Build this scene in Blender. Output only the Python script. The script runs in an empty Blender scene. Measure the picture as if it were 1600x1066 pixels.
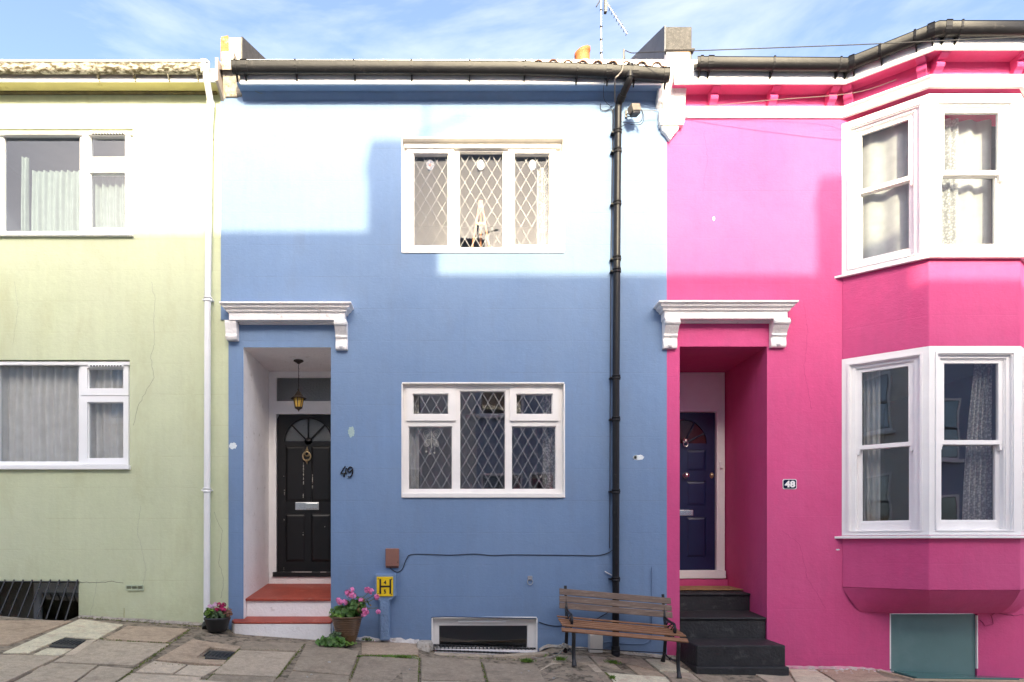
import bpy, math, random
from mathutils import Vector, Matrix
random.seed(7)
R = math.radians
C = bpy.context.scene.collection
scene = bpy.context.scene

# ------------------------------------------------------------------ camera, sky, sun, exposure
F, CX, HY, D, E = 1073.0, 705.0, 850.0, 7.4, 1.2
cam_d = bpy.data.cameras.new('camera'); cam = bpy.data.objects.new('camera', cam_d); C.objects.link(cam)
cam.location = (0, -D, E); cam.rotation_euler = (R(90), 0, 0)
cam_d.sensor_width = 36; cam_d.lens = 36*F/1600
cam_d.shift_x = (800-CX)/1600; cam_d.shift_y = (HY-533)/1600
cam_d.clip_start = .05; cam_d.clip_end = 3000
scene.camera = cam
SUN_T, SUN_E = .10, .45                      # horizontal slant to the right, tan(elevation)
az = math.atan(SUN_T); el = math.atan(SUN_E)
sun_d = bpy.data.lights.new('sun', 'SUN'); sun_d.energy = 2.0; sun_d.angle = R(.65); sun_d.color = (.95, .80, .50)
sun = bpy.data.objects.new('sun', sun_d); C.objects.link(sun)
S = Vector((math.sin(az)*math.cos(el), -math.cos(az)*math.cos(el), math.sin(el)))
sun.rotation_euler = S.to_track_quat('Z', 'Y').to_euler(); sun.location = (3, -20, 15)
w = bpy.data.worlds.new('World'); scene.world = w; w.use_nodes = True
nt = w.node_tree; nt.nodes.clear(); N = nt.nodes.new; L = nt.links.new
wo = N('ShaderNodeOutputWorld'); bg = N('ShaderNodeBackground'); sky = N('ShaderNodeTexSky')
sky.sky_type = 'NISHITA'; sky.sun_disc = False; sky.sun_elevation = el
sky.sun_rotation = math.pi - az          # rotation 0 = +Y, clockwise seen from above
sky.air_density = .45; sky.dust_density = 3.3; sky.ozone_density = 1.0
tc = N('ShaderNodeTexCoord'); mp = N('ShaderNodeMapping'); mp.inputs['Scale'].default_value = (1.3, 1.2, 5.5)
mp.inputs['Rotation'].default_value = (0, R(14), R(20))
nz = N('ShaderNodeTexNoise'); nz.inputs['Scale'].default_value = 2.1; nz.inputs['Detail'].default_value = 9
nz.inputs['Roughness'].default_value = .58; nz.inputs['Distortion'].default_value = .35
cr = N('ShaderNodeValToRGB'); cr.color_ramp.elements[0].position = .44; cr.color_ramp.elements[1].position = .92
cr.color_ramp.elements[0].color = (0, 0, 0, 1); cr.color_ramp.elements[1].color = (.75, .75, .75, 1)
mx = N('ShaderNodeMix'); mx.data_type = 'RGBA'; mx.blend_type = 'ADD'; mx.inputs['B'].default_value = (1.75, 1.5, 1.25, 1)
L(tc.outputs['Generated'], mp.inputs['Vector']); L(mp.outputs[0], nz.inputs['Vector']); L(nz.outputs['Fac'], cr.inputs[0])
L(cr.outputs[0], mx.inputs['Factor']); L(sky.outputs[0], mx.inputs['A']); wb = N('ShaderNodeVectorMath'); wb.operation = 'MULTIPLY'; wb.inputs[1].default_value = (1.02, 1.0, .925)   # daylight balance of the whole sky
L(mx.outputs['Result'], wb.inputs[0]); L(wb.outputs[0], bg.inputs[0])
bg.inputs[1].default_value = .15; L(bg.outputs[0], wo.inputs[0])
vs = scene.view_settings; vs.view_transform = 'Standard'; vs.look = 'None'; vs.gamma = 1; vs.use_curve_mapping = False
vs.exposure = 2.34
scene.cycles.max_bounces = 11; scene.cycles.diffuse_bounces = 7; scene.cycles.transparent_max_bounces = 16

# ------------------------------------------------------------------ helpers
def X(px, Y=0): return (px-CX)*(D+Y)/F
def Z(py, Y=0): return E+(HY-py)*(D+Y)/F
def P(px, py, Y=0): return (X(px, Y), Y, Z(py, Y))

MATS = {}
def M(name, col, rough=.6, var=.08, vs_=2.5, bump=0, bs=70, metal=0, spec=.5, col2=None, c2=(.55, .7), c2s=6, aniso=None, coat=0, speck=0):
    """procedural paint / stone / wood / metal: colour varied by noise, optional second colour in blotches, fine bump"""
    if name in MATS: return MATS[name]
    m = bpy.data.materials.new(name); m.use_nodes = True; t = m.node_tree; n = t.nodes; l = t.links
    b = n['Principled BSDF']; b.inputs['Roughness'].default_value = rough; b.inputs['Metallic'].default_value = metal
    b.inputs['Specular IOR Level'].default_value = spec
    if coat: b.inputs['Coat Weight'].default_value = coat; b.inputs['Coat Roughness'].default_value = .15
    g = n.new('ShaderNodeNewGeometry'); mpn = n.new('ShaderNodeMapping'); l.new(g.outputs['Position'], mpn.inputs[0])
    if aniso: mpn.inputs['Scale'].default_value = aniso
    a = n.new('ShaderNodeTexNoise'); a.inputs['Scale'].default_value = vs_; a.inputs['Detail'].default_value = 7; a.inputs['Roughness'].default_value = .6
    l.new(mpn.outputs[0], a.inputs['Vector'])
    mr = n.new('ShaderNodeMapRange'); mr.inputs[1].default_value = .3; mr.inputs[2].default_value = .7
    mr.inputs[3].default_value = 1-var; mr.inputs[4].default_value = 1+var; l.new(a.outputs['Fac'], mr.inputs[0])
    mu = n.new('ShaderNodeVectorMath'); mu.operation = 'SCALE'; mu.inputs[0].default_value = col[:3]; l.new(mr.outputs[0], mu.inputs['Scale'])
    out = mu.outputs[0]
    if col2:
        a2 = n.new('ShaderNodeTexNoise'); a2.inputs['Scale'].default_value = c2s; a2.inputs['Detail'].default_value = 9; a2.inputs['Roughness'].default_value = .65
        l.new(mpn.outputs[0], a2.inputs['Vector'])
        r2 = n.new('ShaderNodeMapRange'); r2.inputs[1].default_value = c2[0]; r2.inputs[2].default_value = c2[1]; l.new(a2.outputs['Fac'], r2.inputs[0])
        m2 = n.new('ShaderNodeMix'); m2.data_type = 'RGBA'; l.new(r2.outputs[0], m2.inputs['Factor']); l.new(out, m2.inputs['A'])
        m2.inputs['B'].default_value = (*col2, 1); out = m2.outputs['Result']
    if speck:      # fine grit: light grains and dark pits
        for sc_, lo, hi, mul in ((150, .60, .68, 1.7), (90, .62, .70, .45), (3.2, .45, .62, .78)):
            a3 = n.new('ShaderNodeTexNoise'); a3.inputs['Scale'].default_value = sc_; a3.inputs['Detail'].default_value = 3; l.new(mpn.outputs[0], a3.inputs['Vector'])
            r3 = n.new('ShaderNodeMapRange'); r3.inputs[1].default_value = lo; r3.inputs[2].default_value = hi; r3.inputs[3].default_value = 1; r3.inputs[4].default_value = 1+(mul-1)*speck*(1.6 if sc_ > 10 else 1); l.new(a3.outputs['Fac'], r3.inputs[0])
            m3 = n.new('ShaderNodeVectorMath'); m3.operation = 'SCALE'; l.new(out, m3.inputs[0]); l.new(r3.outputs[0], m3.inputs['Scale']); out = m3.outputs[0]
    l.new(out, b.inputs['Base Color'])
    if bump:
        f = n.new('ShaderNodeTexNoise'); f.inputs['Scale'].default_value = bs; f.inputs['Detail'].default_value = 5
        l.new(mpn.outputs[0], f.inputs['Vector'])
        bp = n.new('ShaderNodeBump'); bp.inputs['Strength'].default_value = bump; bp.inputs['Distance'].default_value = .012
        l.new(f.outputs['Fac'], bp.inputs['Height']); l.new(bp.outputs[0], b.inputs['Normal'])
    MATS[name] = m; return m

def wall_paint(name, col, dirt, pitch=.345, zoff=.1, bump=.35, fade=None, line=.5):
    """smooth masonry paint over scored render: faint ashlar scoring, brush streaks, weathering blotches, fine and broad relief"""
    m = bpy.data.materials.new(name); m.use_nodes = True; t = m.node_tree; n = t.nodes; l = t.links
    b = n['Principled BSDF']; b.inputs['Roughness'].default_value = .72; b.inputs['Specular IOR Level'].default_value = .3
    def math_(op, a=None, b_=None, c=None):
        q = n.new('ShaderNodeMath'); q.operation = op
        for i, v in enumerate((a, b_, c)):
            if v is None: continue
            if isinstance(v, (int, float)): q.inputs[i].default_value = v
            else: l.new(v, q.inputs[i])
        return q.outputs[0]
    def noise(scale, det=6, vec=None, sc=None, rough=.6):
        q = n.new('ShaderNodeTexNoise'); q.inputs['Scale'].default_value = scale; q.inputs['Detail'].default_value = det; q.inputs['Roughness'].default_value = rough
        v = g.outputs['Position']
        if sc:
            k = n.new('ShaderNodeMapping'); k.inputs['Scale'].default_value = sc; l.new(v, k.inputs[0]); v = k.outputs[0]
        l.new(v, q.inputs['Vector']); return q.outputs['Fac']
    def rng(v, a, b_, c, d):
        q = n.new('ShaderNodeMapRange'); q.inputs[1].default_value = a; q.inputs[2].default_value = b_; q.inputs[3].default_value = c; q.inputs[4].default_value = d
        l.new(v, q.inputs[0]); return q.outputs[0]
    g = n.new('ShaderNodeNewGeometry'); sp = n.new('ShaderNodeSeparateXYZ'); l.new(g.outputs['Position'], sp.inputs[0])
    wob = math_('MULTIPLY_ADD', noise(3, 3), .012, sp.outputs['Z'])
    fr = math_('FRACT', math_('DIVIDE', math_('ADD', wob, zoff), pitch))
    ln = math_('LESS_THAN', fr, .028)
    ln = math_('MULTIPLY', ln, rng(noise(1.7, 4), .42, .6, 0, 1))
    big = rng(noise(.9, 6), .3, .7, .93, 1.07); streak = rng(noise(2.4, 5, sc=(5, 5, .35)), .3, .7, .965, 1.035); fine = rng(noise(26, 5), .3, .7, .97, 1.03)
    k = math_('MULTIPLY', math_('MULTIPLY', big, streak), fine)
    mu = n.new('ShaderNodeVectorMath'); mu.operation = 'SCALE'; mu.inputs[0].default_value = col; l.new(k, mu.inputs['Scale'])
    out = mu.outputs[0]
    if fade:
        mf = n.new('ShaderNodeMix'); mf.data_type = 'RGBA'; l.new(rng(noise(.55, 7, rough=.7), .42, .72, 0, .8), mf.inputs['Factor']); l.new(out, mf.inputs['A']); mf.inputs['B'].default_value = (*fade, 1); out = mf.outputs['Result']
    md = n.new('ShaderNodeMix'); md.data_type = 'RGBA'; l.new(out, md.inputs['A']); md.inputs['B'].default_value = (*dirt, 1)
    dd = math_('MULTIPLY', rng(noise(1.6, 9, sc=(1.6, 1.6, .6), rough=.7), .52, .76, 0, .55), 1.0)
    dd = math_('MAXIMUM', dd, math_('MULTIPLY', ln, .22*line))
    # splash-back grime near the pavement
    gz_ = math_('MULTIPLY_ADD', sp.outputs['X'], .066, math_('SUBTRACT', sp.outputs['Z'], .15))
    gr = math_('MULTIPLY', rng(gz_, .0, .42, 1, 0), rng(noise(5, 8, rough=.7), .38, .66, 0, .55))
    dd = math_('MAXIMUM', dd, gr)
    dr = math_('MULTIPLY', rng(noise(1.0, 6, sc=(9, 9, .22), rough=.55), .60, .74, 0, .34), rng(noise(.8, 3), .4, .6, .2, 1))
    dd = math_('MAXIMUM', dd, dr)
    l.new(dd, md.inputs['Factor']); l.new(md.outputs['Result'], b.inputs['Base Color'])
    h = math_('ADD', math_('MULTIPLY', noise(48, 6), .5), math_('MULTIPLY', noise(7, 4), 1.3))
    h = math_('ADD', h, math_('MULTIPLY', noise(14, 5, sc=(1, 1, 5)), .35))
    h = math_('SUBTRACT', h, math_('MULTIPLY', ln, line))
    bp = n.new('ShaderNodeBump'); bp.inputs['Strength'].default_value = bump; bp.inputs['Distance'].default_value = .01
    l.new(h, bp.inputs['Height']); l.new(bp.outputs[0], b.inputs['Normal'])
    MATS[name] = m; return m

def glass_mat(name='window_glass', ior=2.0, tint=(.86, .9, .92), rough=0.0, extra=0.0):
    m = bpy.data.materials.new(name); m.use_nodes = True; t = m.node_tree; n = t.nodes; l = t.links; n.clear()
    o = n.new('ShaderNodeOutputMaterial'); mix = n.new('ShaderNodeMixShader'); tr = n.new('ShaderNodeBsdfTransparent'); gl = n.new('ShaderNodeBsdfGlossy')
    tr.inputs[0].default_value = (*tint, 1); gl.inputs['Roughness'].default_value = rough
    g = n.new('ShaderNodeNewGeometry'); nz_ = n.new('ShaderNodeTexNoise'); nz_.inputs['Scale'].default_value = 1.3; l.new(g.outputs['Position'], nz_.inputs['Vector'])
    bp = n.new('ShaderNodeBump'); bp.inputs['Strength'].default_value = .12; bp.inputs['Distance'].default_value = .02; l.new(nz_.outputs['Fac'], bp.inputs['Height'])
    l.new(bp.outputs[0], gl.inputs['Normal'])
    dt = n.new('ShaderNodeVectorMath'); dt.operation = 'DOT_PRODUCT'; l.new(g.outputs['Normal'], dt.inputs[0]); l.new(g.outputs['Incoming'], dt.inputs[1])
    def mth(op, a, b_):
        q = n.new('ShaderNodeMath'); q.operation = op; q.use_clamp = op == 'SUBTRACT'
        for i, v in enumerate((a, b_)):
            if v is None: continue
            if isinstance(v, (int, float)): q.inputs[i].default_value = v
            else: l.new(v, q.inputs[i])
        return q.outputs[0]
    f0 = ((ior-1)/(ior+1))**2+extra     # Schlick, the same from both sides of the thin pane
    p5 = mth('POWER', mth('SUBTRACT', 1.0, mth('ABSOLUTE', dt.outputs['Value'], None)), 5.0)
    class _o: outputs = [mth('ADD', mth('MULTIPLY', p5, 1-f0), f0)]
    ad = _o
    l.new(ad.outputs[0], mix.inputs[0]); l.new(tr.outputs[0], mix.inputs[1]); l.new(gl.outputs[0], mix.inputs[2]); l.new(mix.outputs[0], o.inputs[0])
    MATS[name] = m; return m

def cloth_mat(name, col, thru=.35, alpha=1.0, weave=0):
    m = bpy.data.materials.new(name); m.use_nodes = True; t = m.node_tree; n = t.nodes; l = t.links; n.clear()
    o = n.new('ShaderNodeOutputMaterial'); d = n.new('ShaderNodeBsdfDiffuse'); tl = n.new('ShaderNodeBsdfTranslucent'); mix = n.new('ShaderNodeMixShader')
    g = n.new('ShaderNodeNewGeometry'); q = n.new('ShaderNodeTexNoise'); q.inputs['Scale'].default_value = 9; q.inputs['Detail'].default_value = 6; l.new(g.outputs['Position'], q.inputs['Vector'])
    mr = n.new('ShaderNodeMapRange'); mr.inputs[1].default_value = .3; mr.inputs[2].default_value = .7; mr.inputs[3].default_value = .88; mr.inputs[4].default_value = 1.05; l.new(q.outputs['Fac'], mr.inputs[0])
    mu = n.new('ShaderNodeVectorMath'); mu.operation = 'SCALE'; mu.inputs[0].default_value = col; l.new(mr.outputs[0], mu.inputs['Scale'])
    l.new(mu.outputs[0], d.inputs[0]); l.new(mu.outputs[0], tl.inputs[0]); mix.inputs[0].default_value = thru
    l.new(d.outputs[0], mix.inputs[1]); l.new(tl.outputs[0], mix.inputs[2]); out = mix.outputs[0]
    if alpha < 1:
        tr = n.new('ShaderNodeBsdfTransparent'); m2 = n.new('ShaderNodeMixShader'); l.new(tr.outputs[0], m2.inputs[1]); l.new(out, m2.inputs[2])
        if weave:
            v = n.new('ShaderNodeTexVoronoi'); v.inputs['Scale'].default_value = weave; l.new(g.outputs['Position'], v.inputs['Vector'])
            r2 = n.new('ShaderNodeMapRange'); r2.inputs[1].default_value = .2; r2.inputs[2].default_value = .6; r2.inputs[3].default_value = min(1, alpha+.3); r2.inputs[4].default_value = alpha-.2
            l.new(v.outputs['Distance'], r2.inputs[0]); l.new(r2.outputs[0], m2.inputs[0])
        else: m2.inputs[0].default_value = alpha
        out = m2.outputs[0]
    l.new(out, o.inputs[0]); MATS[name] = m; return m

WO = {}
class MB:
    def __init__(s): s.v = []; s.f = []; s.sm = []
    def add(s, vs_, fs, sm=False):
        k = len(s.v); s.v += [tuple(v) for v in vs_]; s.f += [tuple(i+k for i in f) for f in fs]; s.sm += [sm]*len(fs); return s
    def box(s, x0, x1, y0, y1, z0, z1):
        x0, x1 = min(x0, x1), max(x0, x1); y0, y1 = min(y0, y1), max(y0, y1); z0, z1 = min(z0, z1), max(z0, z1)
        return s.add([(x0, y0, z0), (x1, y0, z0), (x1, y1, z0), (x0, y1, z0), (x0, y0, z1), (x1, y0, z1), (x1, y1, z1), (x0, y1, z1)],
                     [(0, 3, 2, 1), (4, 5, 6, 7), (0, 1, 5, 4), (1, 2, 6, 5), (2, 3, 7, 6), (3, 0, 4, 7)])
    def prism(s, poly, y0, y1):            # poly in (x,z), extruded along y
        n = len(poly); a = [(x, y0, z) for x, z in poly]+[(x, y1, z) for x, z in poly]
        return s.add(a, [tuple(range(n)), tuple(range(2*n-1, n-1, -1))]+[(i, i+n, (i+1) % n+n, (i+1) % n) for i in range(n)])
    def prism_x(s, poly, x0, x1):          # poly in (y,z), extruded along x
        n = len(poly); a = [(x0, y, z) for y, z in poly]+[(x1, y, z) for y, z in poly]
        return s.add(a, [tuple(range(n)), tuple(range(2*n-1, n-1, -1))]+[(i, i+n, (i+1) % n+n, (i+1) % n) for i in range(n)])
    def prism_z(s, poly, z0, z1, poly2=None):
        n = len(poly); p2 = poly2 or poly; a = [(x, y, z0) for x, y in poly]+[(x, y, z1) for x, y in p2]
        return s.add(a, [tuple(range(n-1, -1, -1)), tuple(range(n, 2*n))]+[(i, (i+1) % n, (i+1) % n+n, i+n) for i in range(n)])
    def tube(s, pts, r, seg=8, sm=True, r2=None, caps=True):
        pts = [Vector(p) for p in pts]; n = len(pts); vs_ = []; fs = []
        up = Vector((0, 0, 1)); prev = None
        for i, p in enumerate(pts):
            d = (pts[min(i+1, n-1)]-pts[max(i-1, 0)]).normalized()
            if prev is None:
                a = d.cross(up if abs(d.z) < .95 else Vector((1, 0, 0))).normalized()
            else: a = (prev-d*prev.dot(d)).normalized()
            prev = a; b = d.cross(a); rr = r if r2 is None else r+(r2-r)*i/(n-1)
            if isinstance(r, (list, tuple)): rr = r[i]
            vs_ += [p+(a*math.cos(2*math.pi*k/seg)+b*math.sin(2*math.pi*k/seg))*rr for k in range(seg)]
        for i in range(n-1):
            fs += [(i*seg+k, i*seg+(k+1) % seg, (i+1)*seg+(k+1) % seg, (i+1)*seg+k) for k in range(seg)]
        s.add(vs_, fs, sm)
        if caps: s.add(vs_[:seg], [tuple(range(seg-1, -1, -1))]); s.add(vs_[-seg:], [tuple(range(seg))])
        return s
    def lathe(s, c, prof, seg=20, axis='z', sm=True):
        vs_ = []; fs = []; n = len(prof)
        for r_, h in prof:
            for k in range(seg):
                a = 2*math.pi*k/seg
                if axis == 'z': vs_.append((c[0]+r_*math.cos(a), c[1]+r_*math.sin(a), c[2]+h))
                elif axis == 'y': vs_.append((c[0]+r_*math.cos(a), c[1]+h, c[2]+r_*math.sin(a)))
                else: vs_.append((c[0]+h, c[1]+r_*math.cos(a), c[2]+r_*math.sin(a)))
        for i in range(n-1):
            fs += [(i*seg+k, i*seg+(k+1) % seg, (i+1)*seg+(k+1) % seg, (i+1)*seg+k) for k in range(seg)]
        s.add(vs_, fs, sm); return s
    def sweep(s, path, prof, closed=True, sm=False):
        """profile of (outward offset, z) carried along a plan polyline with mitred corners; a profile z may be changed along the path with dz"""
        n = len(path); m = len(prof); vs_ = []
        nr = []
        for i in range(n-1):
            d = Vector((path[i+1][0]-path[i][0], path[i+1][1]-path[i][1])).normalized(); nr.append(Vector((d.y, -d.x)))
        for i, p in enumerate(path):
            a = nr[max(i-1, 0)]; b = nr[min(i, n-2)]; mt = (a+b); mt = mt/mt.length; mt = mt/max(.2, mt.dot(a))
            dz = p[2] if len(p) > 2 else 0
            vs_ += [(p[0]+mt.x*o, p[1]+mt.y*o, z+dz) for o, z in prof]
        fs = []; mm = m if closed else m-1
        for i in range(n-1):
            fs += [(i*m+k, i*m+(k+1) % m, (i+1)*m+(k+1) % m, (i+1)*m+k) for k in range(mm)]
        s.add(vs_, fs, sm)
        if closed: s.add(vs_[:m], [tuple(range(m-1, -1, -1))]); s.add(vs_[-m:], [tuple(range(m))])
        return s
    def plate(s, x0, x1, z0, z1, holes, yf, dep, rim=True):
        """flat front with rectangular holes whose reveals run back by dep"""
        xs = sorted({x0, x1, *[h[0] for h in holes], *[h[1] for h in holes]}); zs = sorted({z0, z1, *[h[2] for h in holes], *[h[3] for h in holes]})
        xs = [x for x in xs if x0-1e-6 <= x <= x1+1e-6]; zs = [z for z in zs if z0-1e-6 <= z <= z1+1e-6]
        idx = {}; vs_ = []
        def vi(x, z):
            if (x, z) not in idx: idx[(x, z)] = len(vs_); vs_.append((x, yf, z))
            return idx[(x, z)]
        fs = []
        for i in range(len(xs)-1):
            for j in range(len(zs)-1):
                cx, cz = (xs[i]+xs[i+1])/2, (zs[j]+zs[j+1])/2
                if any(h[0] < cx < h[1] and h[2] < cz < h[3] for h in holes): continue
                fs.append((vi(xs[i], zs[j]), vi(xs[i+1], zs[j]), vi(xs[i+1], zs[j+1]), vi(xs[i], zs[j+1])))
        s.add(vs_, fs)
        rs = [(h[0], h[1], h[2], h[3], 1) for h in holes]+([(x0, x1, z0, z1, -1)] if rim else [])
        for a, b, c, d, sg in rs:
            q = [(a, yf, c), (b, yf, c), (b, yf, d), (a, yf, d), (a, yf+dep, c), (b, yf+dep, c), (b, yf+dep, d), (a, yf+dep, d)]
            ff = [(0, 4, 5, 1), (1, 5, 6, 2), (2, 6, 7, 3), (3, 7, 4, 0)]
            if sg > 0: ff = [tuple(reversed(x)) for x in ff]
            s.add(q, ff)
        return s
    def xf(s, mat):
        s.v = [tuple(mat @ Vector(v)) for v in s.v]; return s
    def build(s, name, mat, parent=None, bevel=0, label=None, kind=None):
        me = bpy.data.meshes.new(name); xs = [v[0] for v in s.v]; ys = [v[1] for v in s.v]; zs = [v[2] for v in s.v]
        o0 = Vector(((min(xs)+max(xs))/2, (min(ys)+max(ys))/2, min(zs)))
        me.from_pydata([(v[0]-o0.x, v[1]-o0.y, v[2]-o0.z) for v in s.v], [], s.f)
        me.polygons.foreach_set('use_smooth', s.sm); me.update()
        if mat: me.materials.append(mat)
        o = bpy.data.objects.new(name, me); C.objects.link(o); WO[o.name] = o0
        if parent: o.parent = parent; o.location = o0-WO[parent.name]
        else: o.location = o0
        if bevel:
            b = o.modifiers.new('bevel', 'BEVEL'); b.width = bevel; b.segments = 2; b.limit_method = 'ANGLE'; b.angle_limit = R(40)
        if label: o['label'] = label
        if kind: o['kind'] = kind
        return o
def thing(name, label, cat, loc, group=None):
    o = bpy.data.objects.new(name, None); C.objects.link(o); o.location = loc; o.empty_display_size = .1
    WO[o.name] = Vector(loc); o['label'] = label; o['category'] = cat
    if group: o['group'] = group
    return o
def tag(o, label, cat, group=None):
    o['label'] = label; o['category'] = cat
    if group: o['group'] = group
    return o
def part(name, parent, mat, fn, **k):
    m = MB(); fn(m); return m.build(name, mat, parent, **k)
def text_mb(txt, h, depth, cx, y, cz, shear=0, bold=0, wscale=1, space=1.0, rot=0):
    cu = bpy.data.curves.new('lettering', 'FONT'); cu.body = txt; cu.size = 1; cu.extrude = depth/2; cu.shear = shear; cu.offset = bold
    cu.align_x = 'CENTER'; cu.space_character = space; cu.resolution_u = 4
    o = bpy.data.objects.new('lettering', cu); C.objects.link(o); dg = bpy.context.evaluated_depsgraph_get()
    me = bpy.data.meshes.new_from_object(o.evaluated_get(dg)); bpy.data.objects.remove(o)
    vs_ = [v.co.copy() for v in me.vertices]; fs = [tuple(p.vertices) for p in me.polygons]; bpy.data.meshes.remove(me); bpy.data.curves.remove(cu)
    lo = min(v.y for v in vs_); hi = max(v.y for v in vs_); xl = min(v.x for v in vs_); xh = max(v.x for v in vs_); k = h/(hi-lo)
    mb = MB(); out = []
    for v in vs_:
        a = (v.x-(xl+xh)/2)*k*wscale; b = (v.y-(lo+hi)/2)*k
        out.append((cx+a*math.cos(rot)-b*math.sin(rot), y-v.z, cz+a*math.sin(rot)+b*math.cos(rot)))
    mb.add(out, fs); return mb

# ------------------------------------------------------------------ materials
blue = wall_paint('blue_masonry_paint', (.162, .252, .412), (.16, .215, .305), .345, .06, fade=(.190, .275, .415), line=1.8)
green = wall_paint('pale_green_masonry_paint', (.555, .60, .395), (.44, .44, .25), .335, .2, fade=(.575, .605, .43), line=1.5)
pink = wall_paint('hot_pink_masonry_paint', (.60, .074, .224), (.46, .08, .21), .5, 0, bump=.45, fade=(.62, .105, .26), line=.5)
white = M('white_gloss_paint', (.86, .85, .84), .42, .03, 5, .12, 40)
whitem = M('white_masonry_paint', (.88, .85, .83), .7, .05, 4, .6, 38, col2=(.52, .47, .41), c2=(.60, .76), c2s=9)
upvc = M('white_plastic_frame', (.86, .86, .86), .28, .015, 3)
creamf = M('aged_white_frame', (.85, .82, .78), .35, .03, 6, col2=(.66, .58, .48), c2=(.68, .85), c2s=9)
black_pipe = M('black_plastic_pipe', (.008, .008, .010), .45, .3, 9, .1, 30, spec=.28, col2=(.06, .055, .05), c2=(.60, .8), c2s=14)
white_pipe = M('white_plastic_pipe', (.80, .80, .79), .35, .03, 8)
moss_gutter = M('mossy_white_gutter', (.76, .72, .62), .6, .08, 14, .4, 60, col2=(.07, .055, .024), c2=(.32, .56), c2s=26, aniso=(.6, 1, 1.6))
slate = M('grey_roof_felt', (.085, .082, .078), .85, .2, 14, .7, 160, col2=(.14, .13, .12), c2=(.5, .7), c2s=40)
lead = M('grey_lead_sheet', (.09, .095, .105), .6, .2, 5, .3, 30)
stone = M('rough_cement', (.46, .42, .36), .9, .2, 12, 1.0, 45, col2=(.22, .17, .11), c2=(.50, .68), c2s=22)
yellowbrick = M('worn_yellow_brick', (.26, .14, .045), .85, .2, 9, .8, 50, col2=(.42, .34, .24), c2=(.52, .7), c2s=15)
terracotta = M('terracotta', (.40, .11, .03), .7, .12, 6, .3, 40)
tilem = M('mossy_clay_tile', (.12, .055, .03), .85, .3, 10, .6, 50, col2=(.10, .09, .05), c2=(.5, .65), c2s=14)
redp = M('worn_red_step_paint', (.36, .062, .035), .5, .18, 6, .35, 35, col2=(.46, .22, .16), c2=(.60, .75), c2s=12)
blackst = M('black_step_paint', (.020, .020, .022), .6, .3, 7, .6, 40, col2=(.09, .088, .085), c2=(.58, .78), c2s=9)
blackd = M('black_door_gloss', (.007, .007, .008), .38, .2, 5, .05, 30, spec=.35)
chip = M('chipped_door_paint', (.48, .46, .42), .7, .2, 40)
navy = M('navy_door_gloss', (.010, .016, .062), .3, .1, 5, .05, 30)
brass = M('aged_brass', (.50, .38, .22), .35, .15, 30, metal=.9)
chrome = M('polished_chrome', (.72, .72, .70), .18, .05, 30, metal=1)
iron = M('black_cast_iron', (.010, .011, .013), .38, .3, 20, .3, 60, col2=(.14, .13, .12), c2=(.66, .8), c2s=30)
wood_b = M('weathered_bench_timber', (.20, .14, .105), .75, .30, 5, .5, 30, col2=(.36, .30, .25), c2=(.55, .74), c2s=5, aniso=(1.2, 14, 14))
wood_s = M('reddish_bench_timber', (.26, .125, .06), .6, .28, 5, .4, 30, col2=(.44, .27, .17), c2=(.56, .76), c2s=5, aniso=(1.2, 14, 14))
meterb = M('brown_plastic_cover', (.25, .115, .085), .5, .08, 12, .15, 90)
boxw = M('cream_plastic_box', (.58, .55, .50), .5, .05, 9)
boxg = M('grey_plastic_box', (.15, .13, .11), .6, .15, 15)
cablem = M('black_cable', (.018, .018, .02), .5, .1, 9)
cablew = M('faded_grey_cable', (.20, .18, .16), .6, .15, 9)
cableb = M('blue_painted_conduit', (.14, .215, .36), .6, .05, 9)
galv = M('galvanised_steel', (.48, .49, .50), .4, .15, 30, metal=.7)
alu = M('weathered_aluminium', (.55, .54, .52), .4, .1, 30, metal=.6)
signy = M('yellow_sign_plate', (.86, .58, .012), .4, .04, 9)
signk = M('black_sign_print', (.012, .012, .012), .5, .02, 9)
plaque = M('navy_enamel', (.008, .014, .045), .25, .05, 9)
room = M('dim_room_wall', (.20, .23, .31), .9, .1, 2)
roomd = M('dark_room_wall', (.11, .105, .10), .9, .1, 2)
roomlow = M('grey_front_room_wall', (.30, .32, .35), .9, .1, 2)
cellar = M('cream_lightwell_render', (.38, .34, .27), .9, .15, 6, .5, 40)
leadcame = M('pale_lead_strip', (.40, .40, .42), .45, .06, 20)
brown_wall = M('shadowed_fascia_board', (.50, .42, .36), .7, .1, 8)  # shade under the gutter is put into this brown
soffit_y = M('stained_cream_soffit', (.60, .54, .26), .7, .08, 5, .2, 30, col2=(.30, .26, .10), c2=(.62, .78), c2s=6)
mossy = M('moss', (.13, .15, .035), .9, .4, 20)
crackm = M('hairline_crack', (.16, .17, .13), .95, .2, 20)
fill_w = M('white_filler_patch', (.70, .76, .78), .8, .1, 60, .4, 60)
fill_g = M('pale_green_filler_patch', (.34, .46, .44), .8, .08, 60, .3, 60)
potb = M('black_plastic_pot', (.016, .016, .018), .4, .1, 9)
potbr = M('brown_glazed_pot', (.115, .062, .028), .35, .2, 12, .2, 50)
leafm = M('geranium_leaf', (.065, .15, .022), .55, .45, 14)
leafd = M('dull_green_leaf', (.055, .095, .035), .6, .4, 14)
leafy = M('bright_weed_leaf', (.14, .26, .03), .55, .35, 14)
petal_p = M('pink_petal', (.84, .27, .53), .6, .15, 30)
petal_m = M('magenta_petal', (.42, .012, .10), .6, .2, 30)
petal_l = M('pale_lilac_petal', (.72, .46, .62), .6, .1, 30)
stemm = M('plant_stem', (.14, .16, .05), .6, .2, 30)
soil = M('dark_soil', (.045, .03, .02), .95, .3, 40, .6, 60)
amber = M('amber_lantern_glass', (.55, .34, .06), .25, .08, 20)
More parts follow.
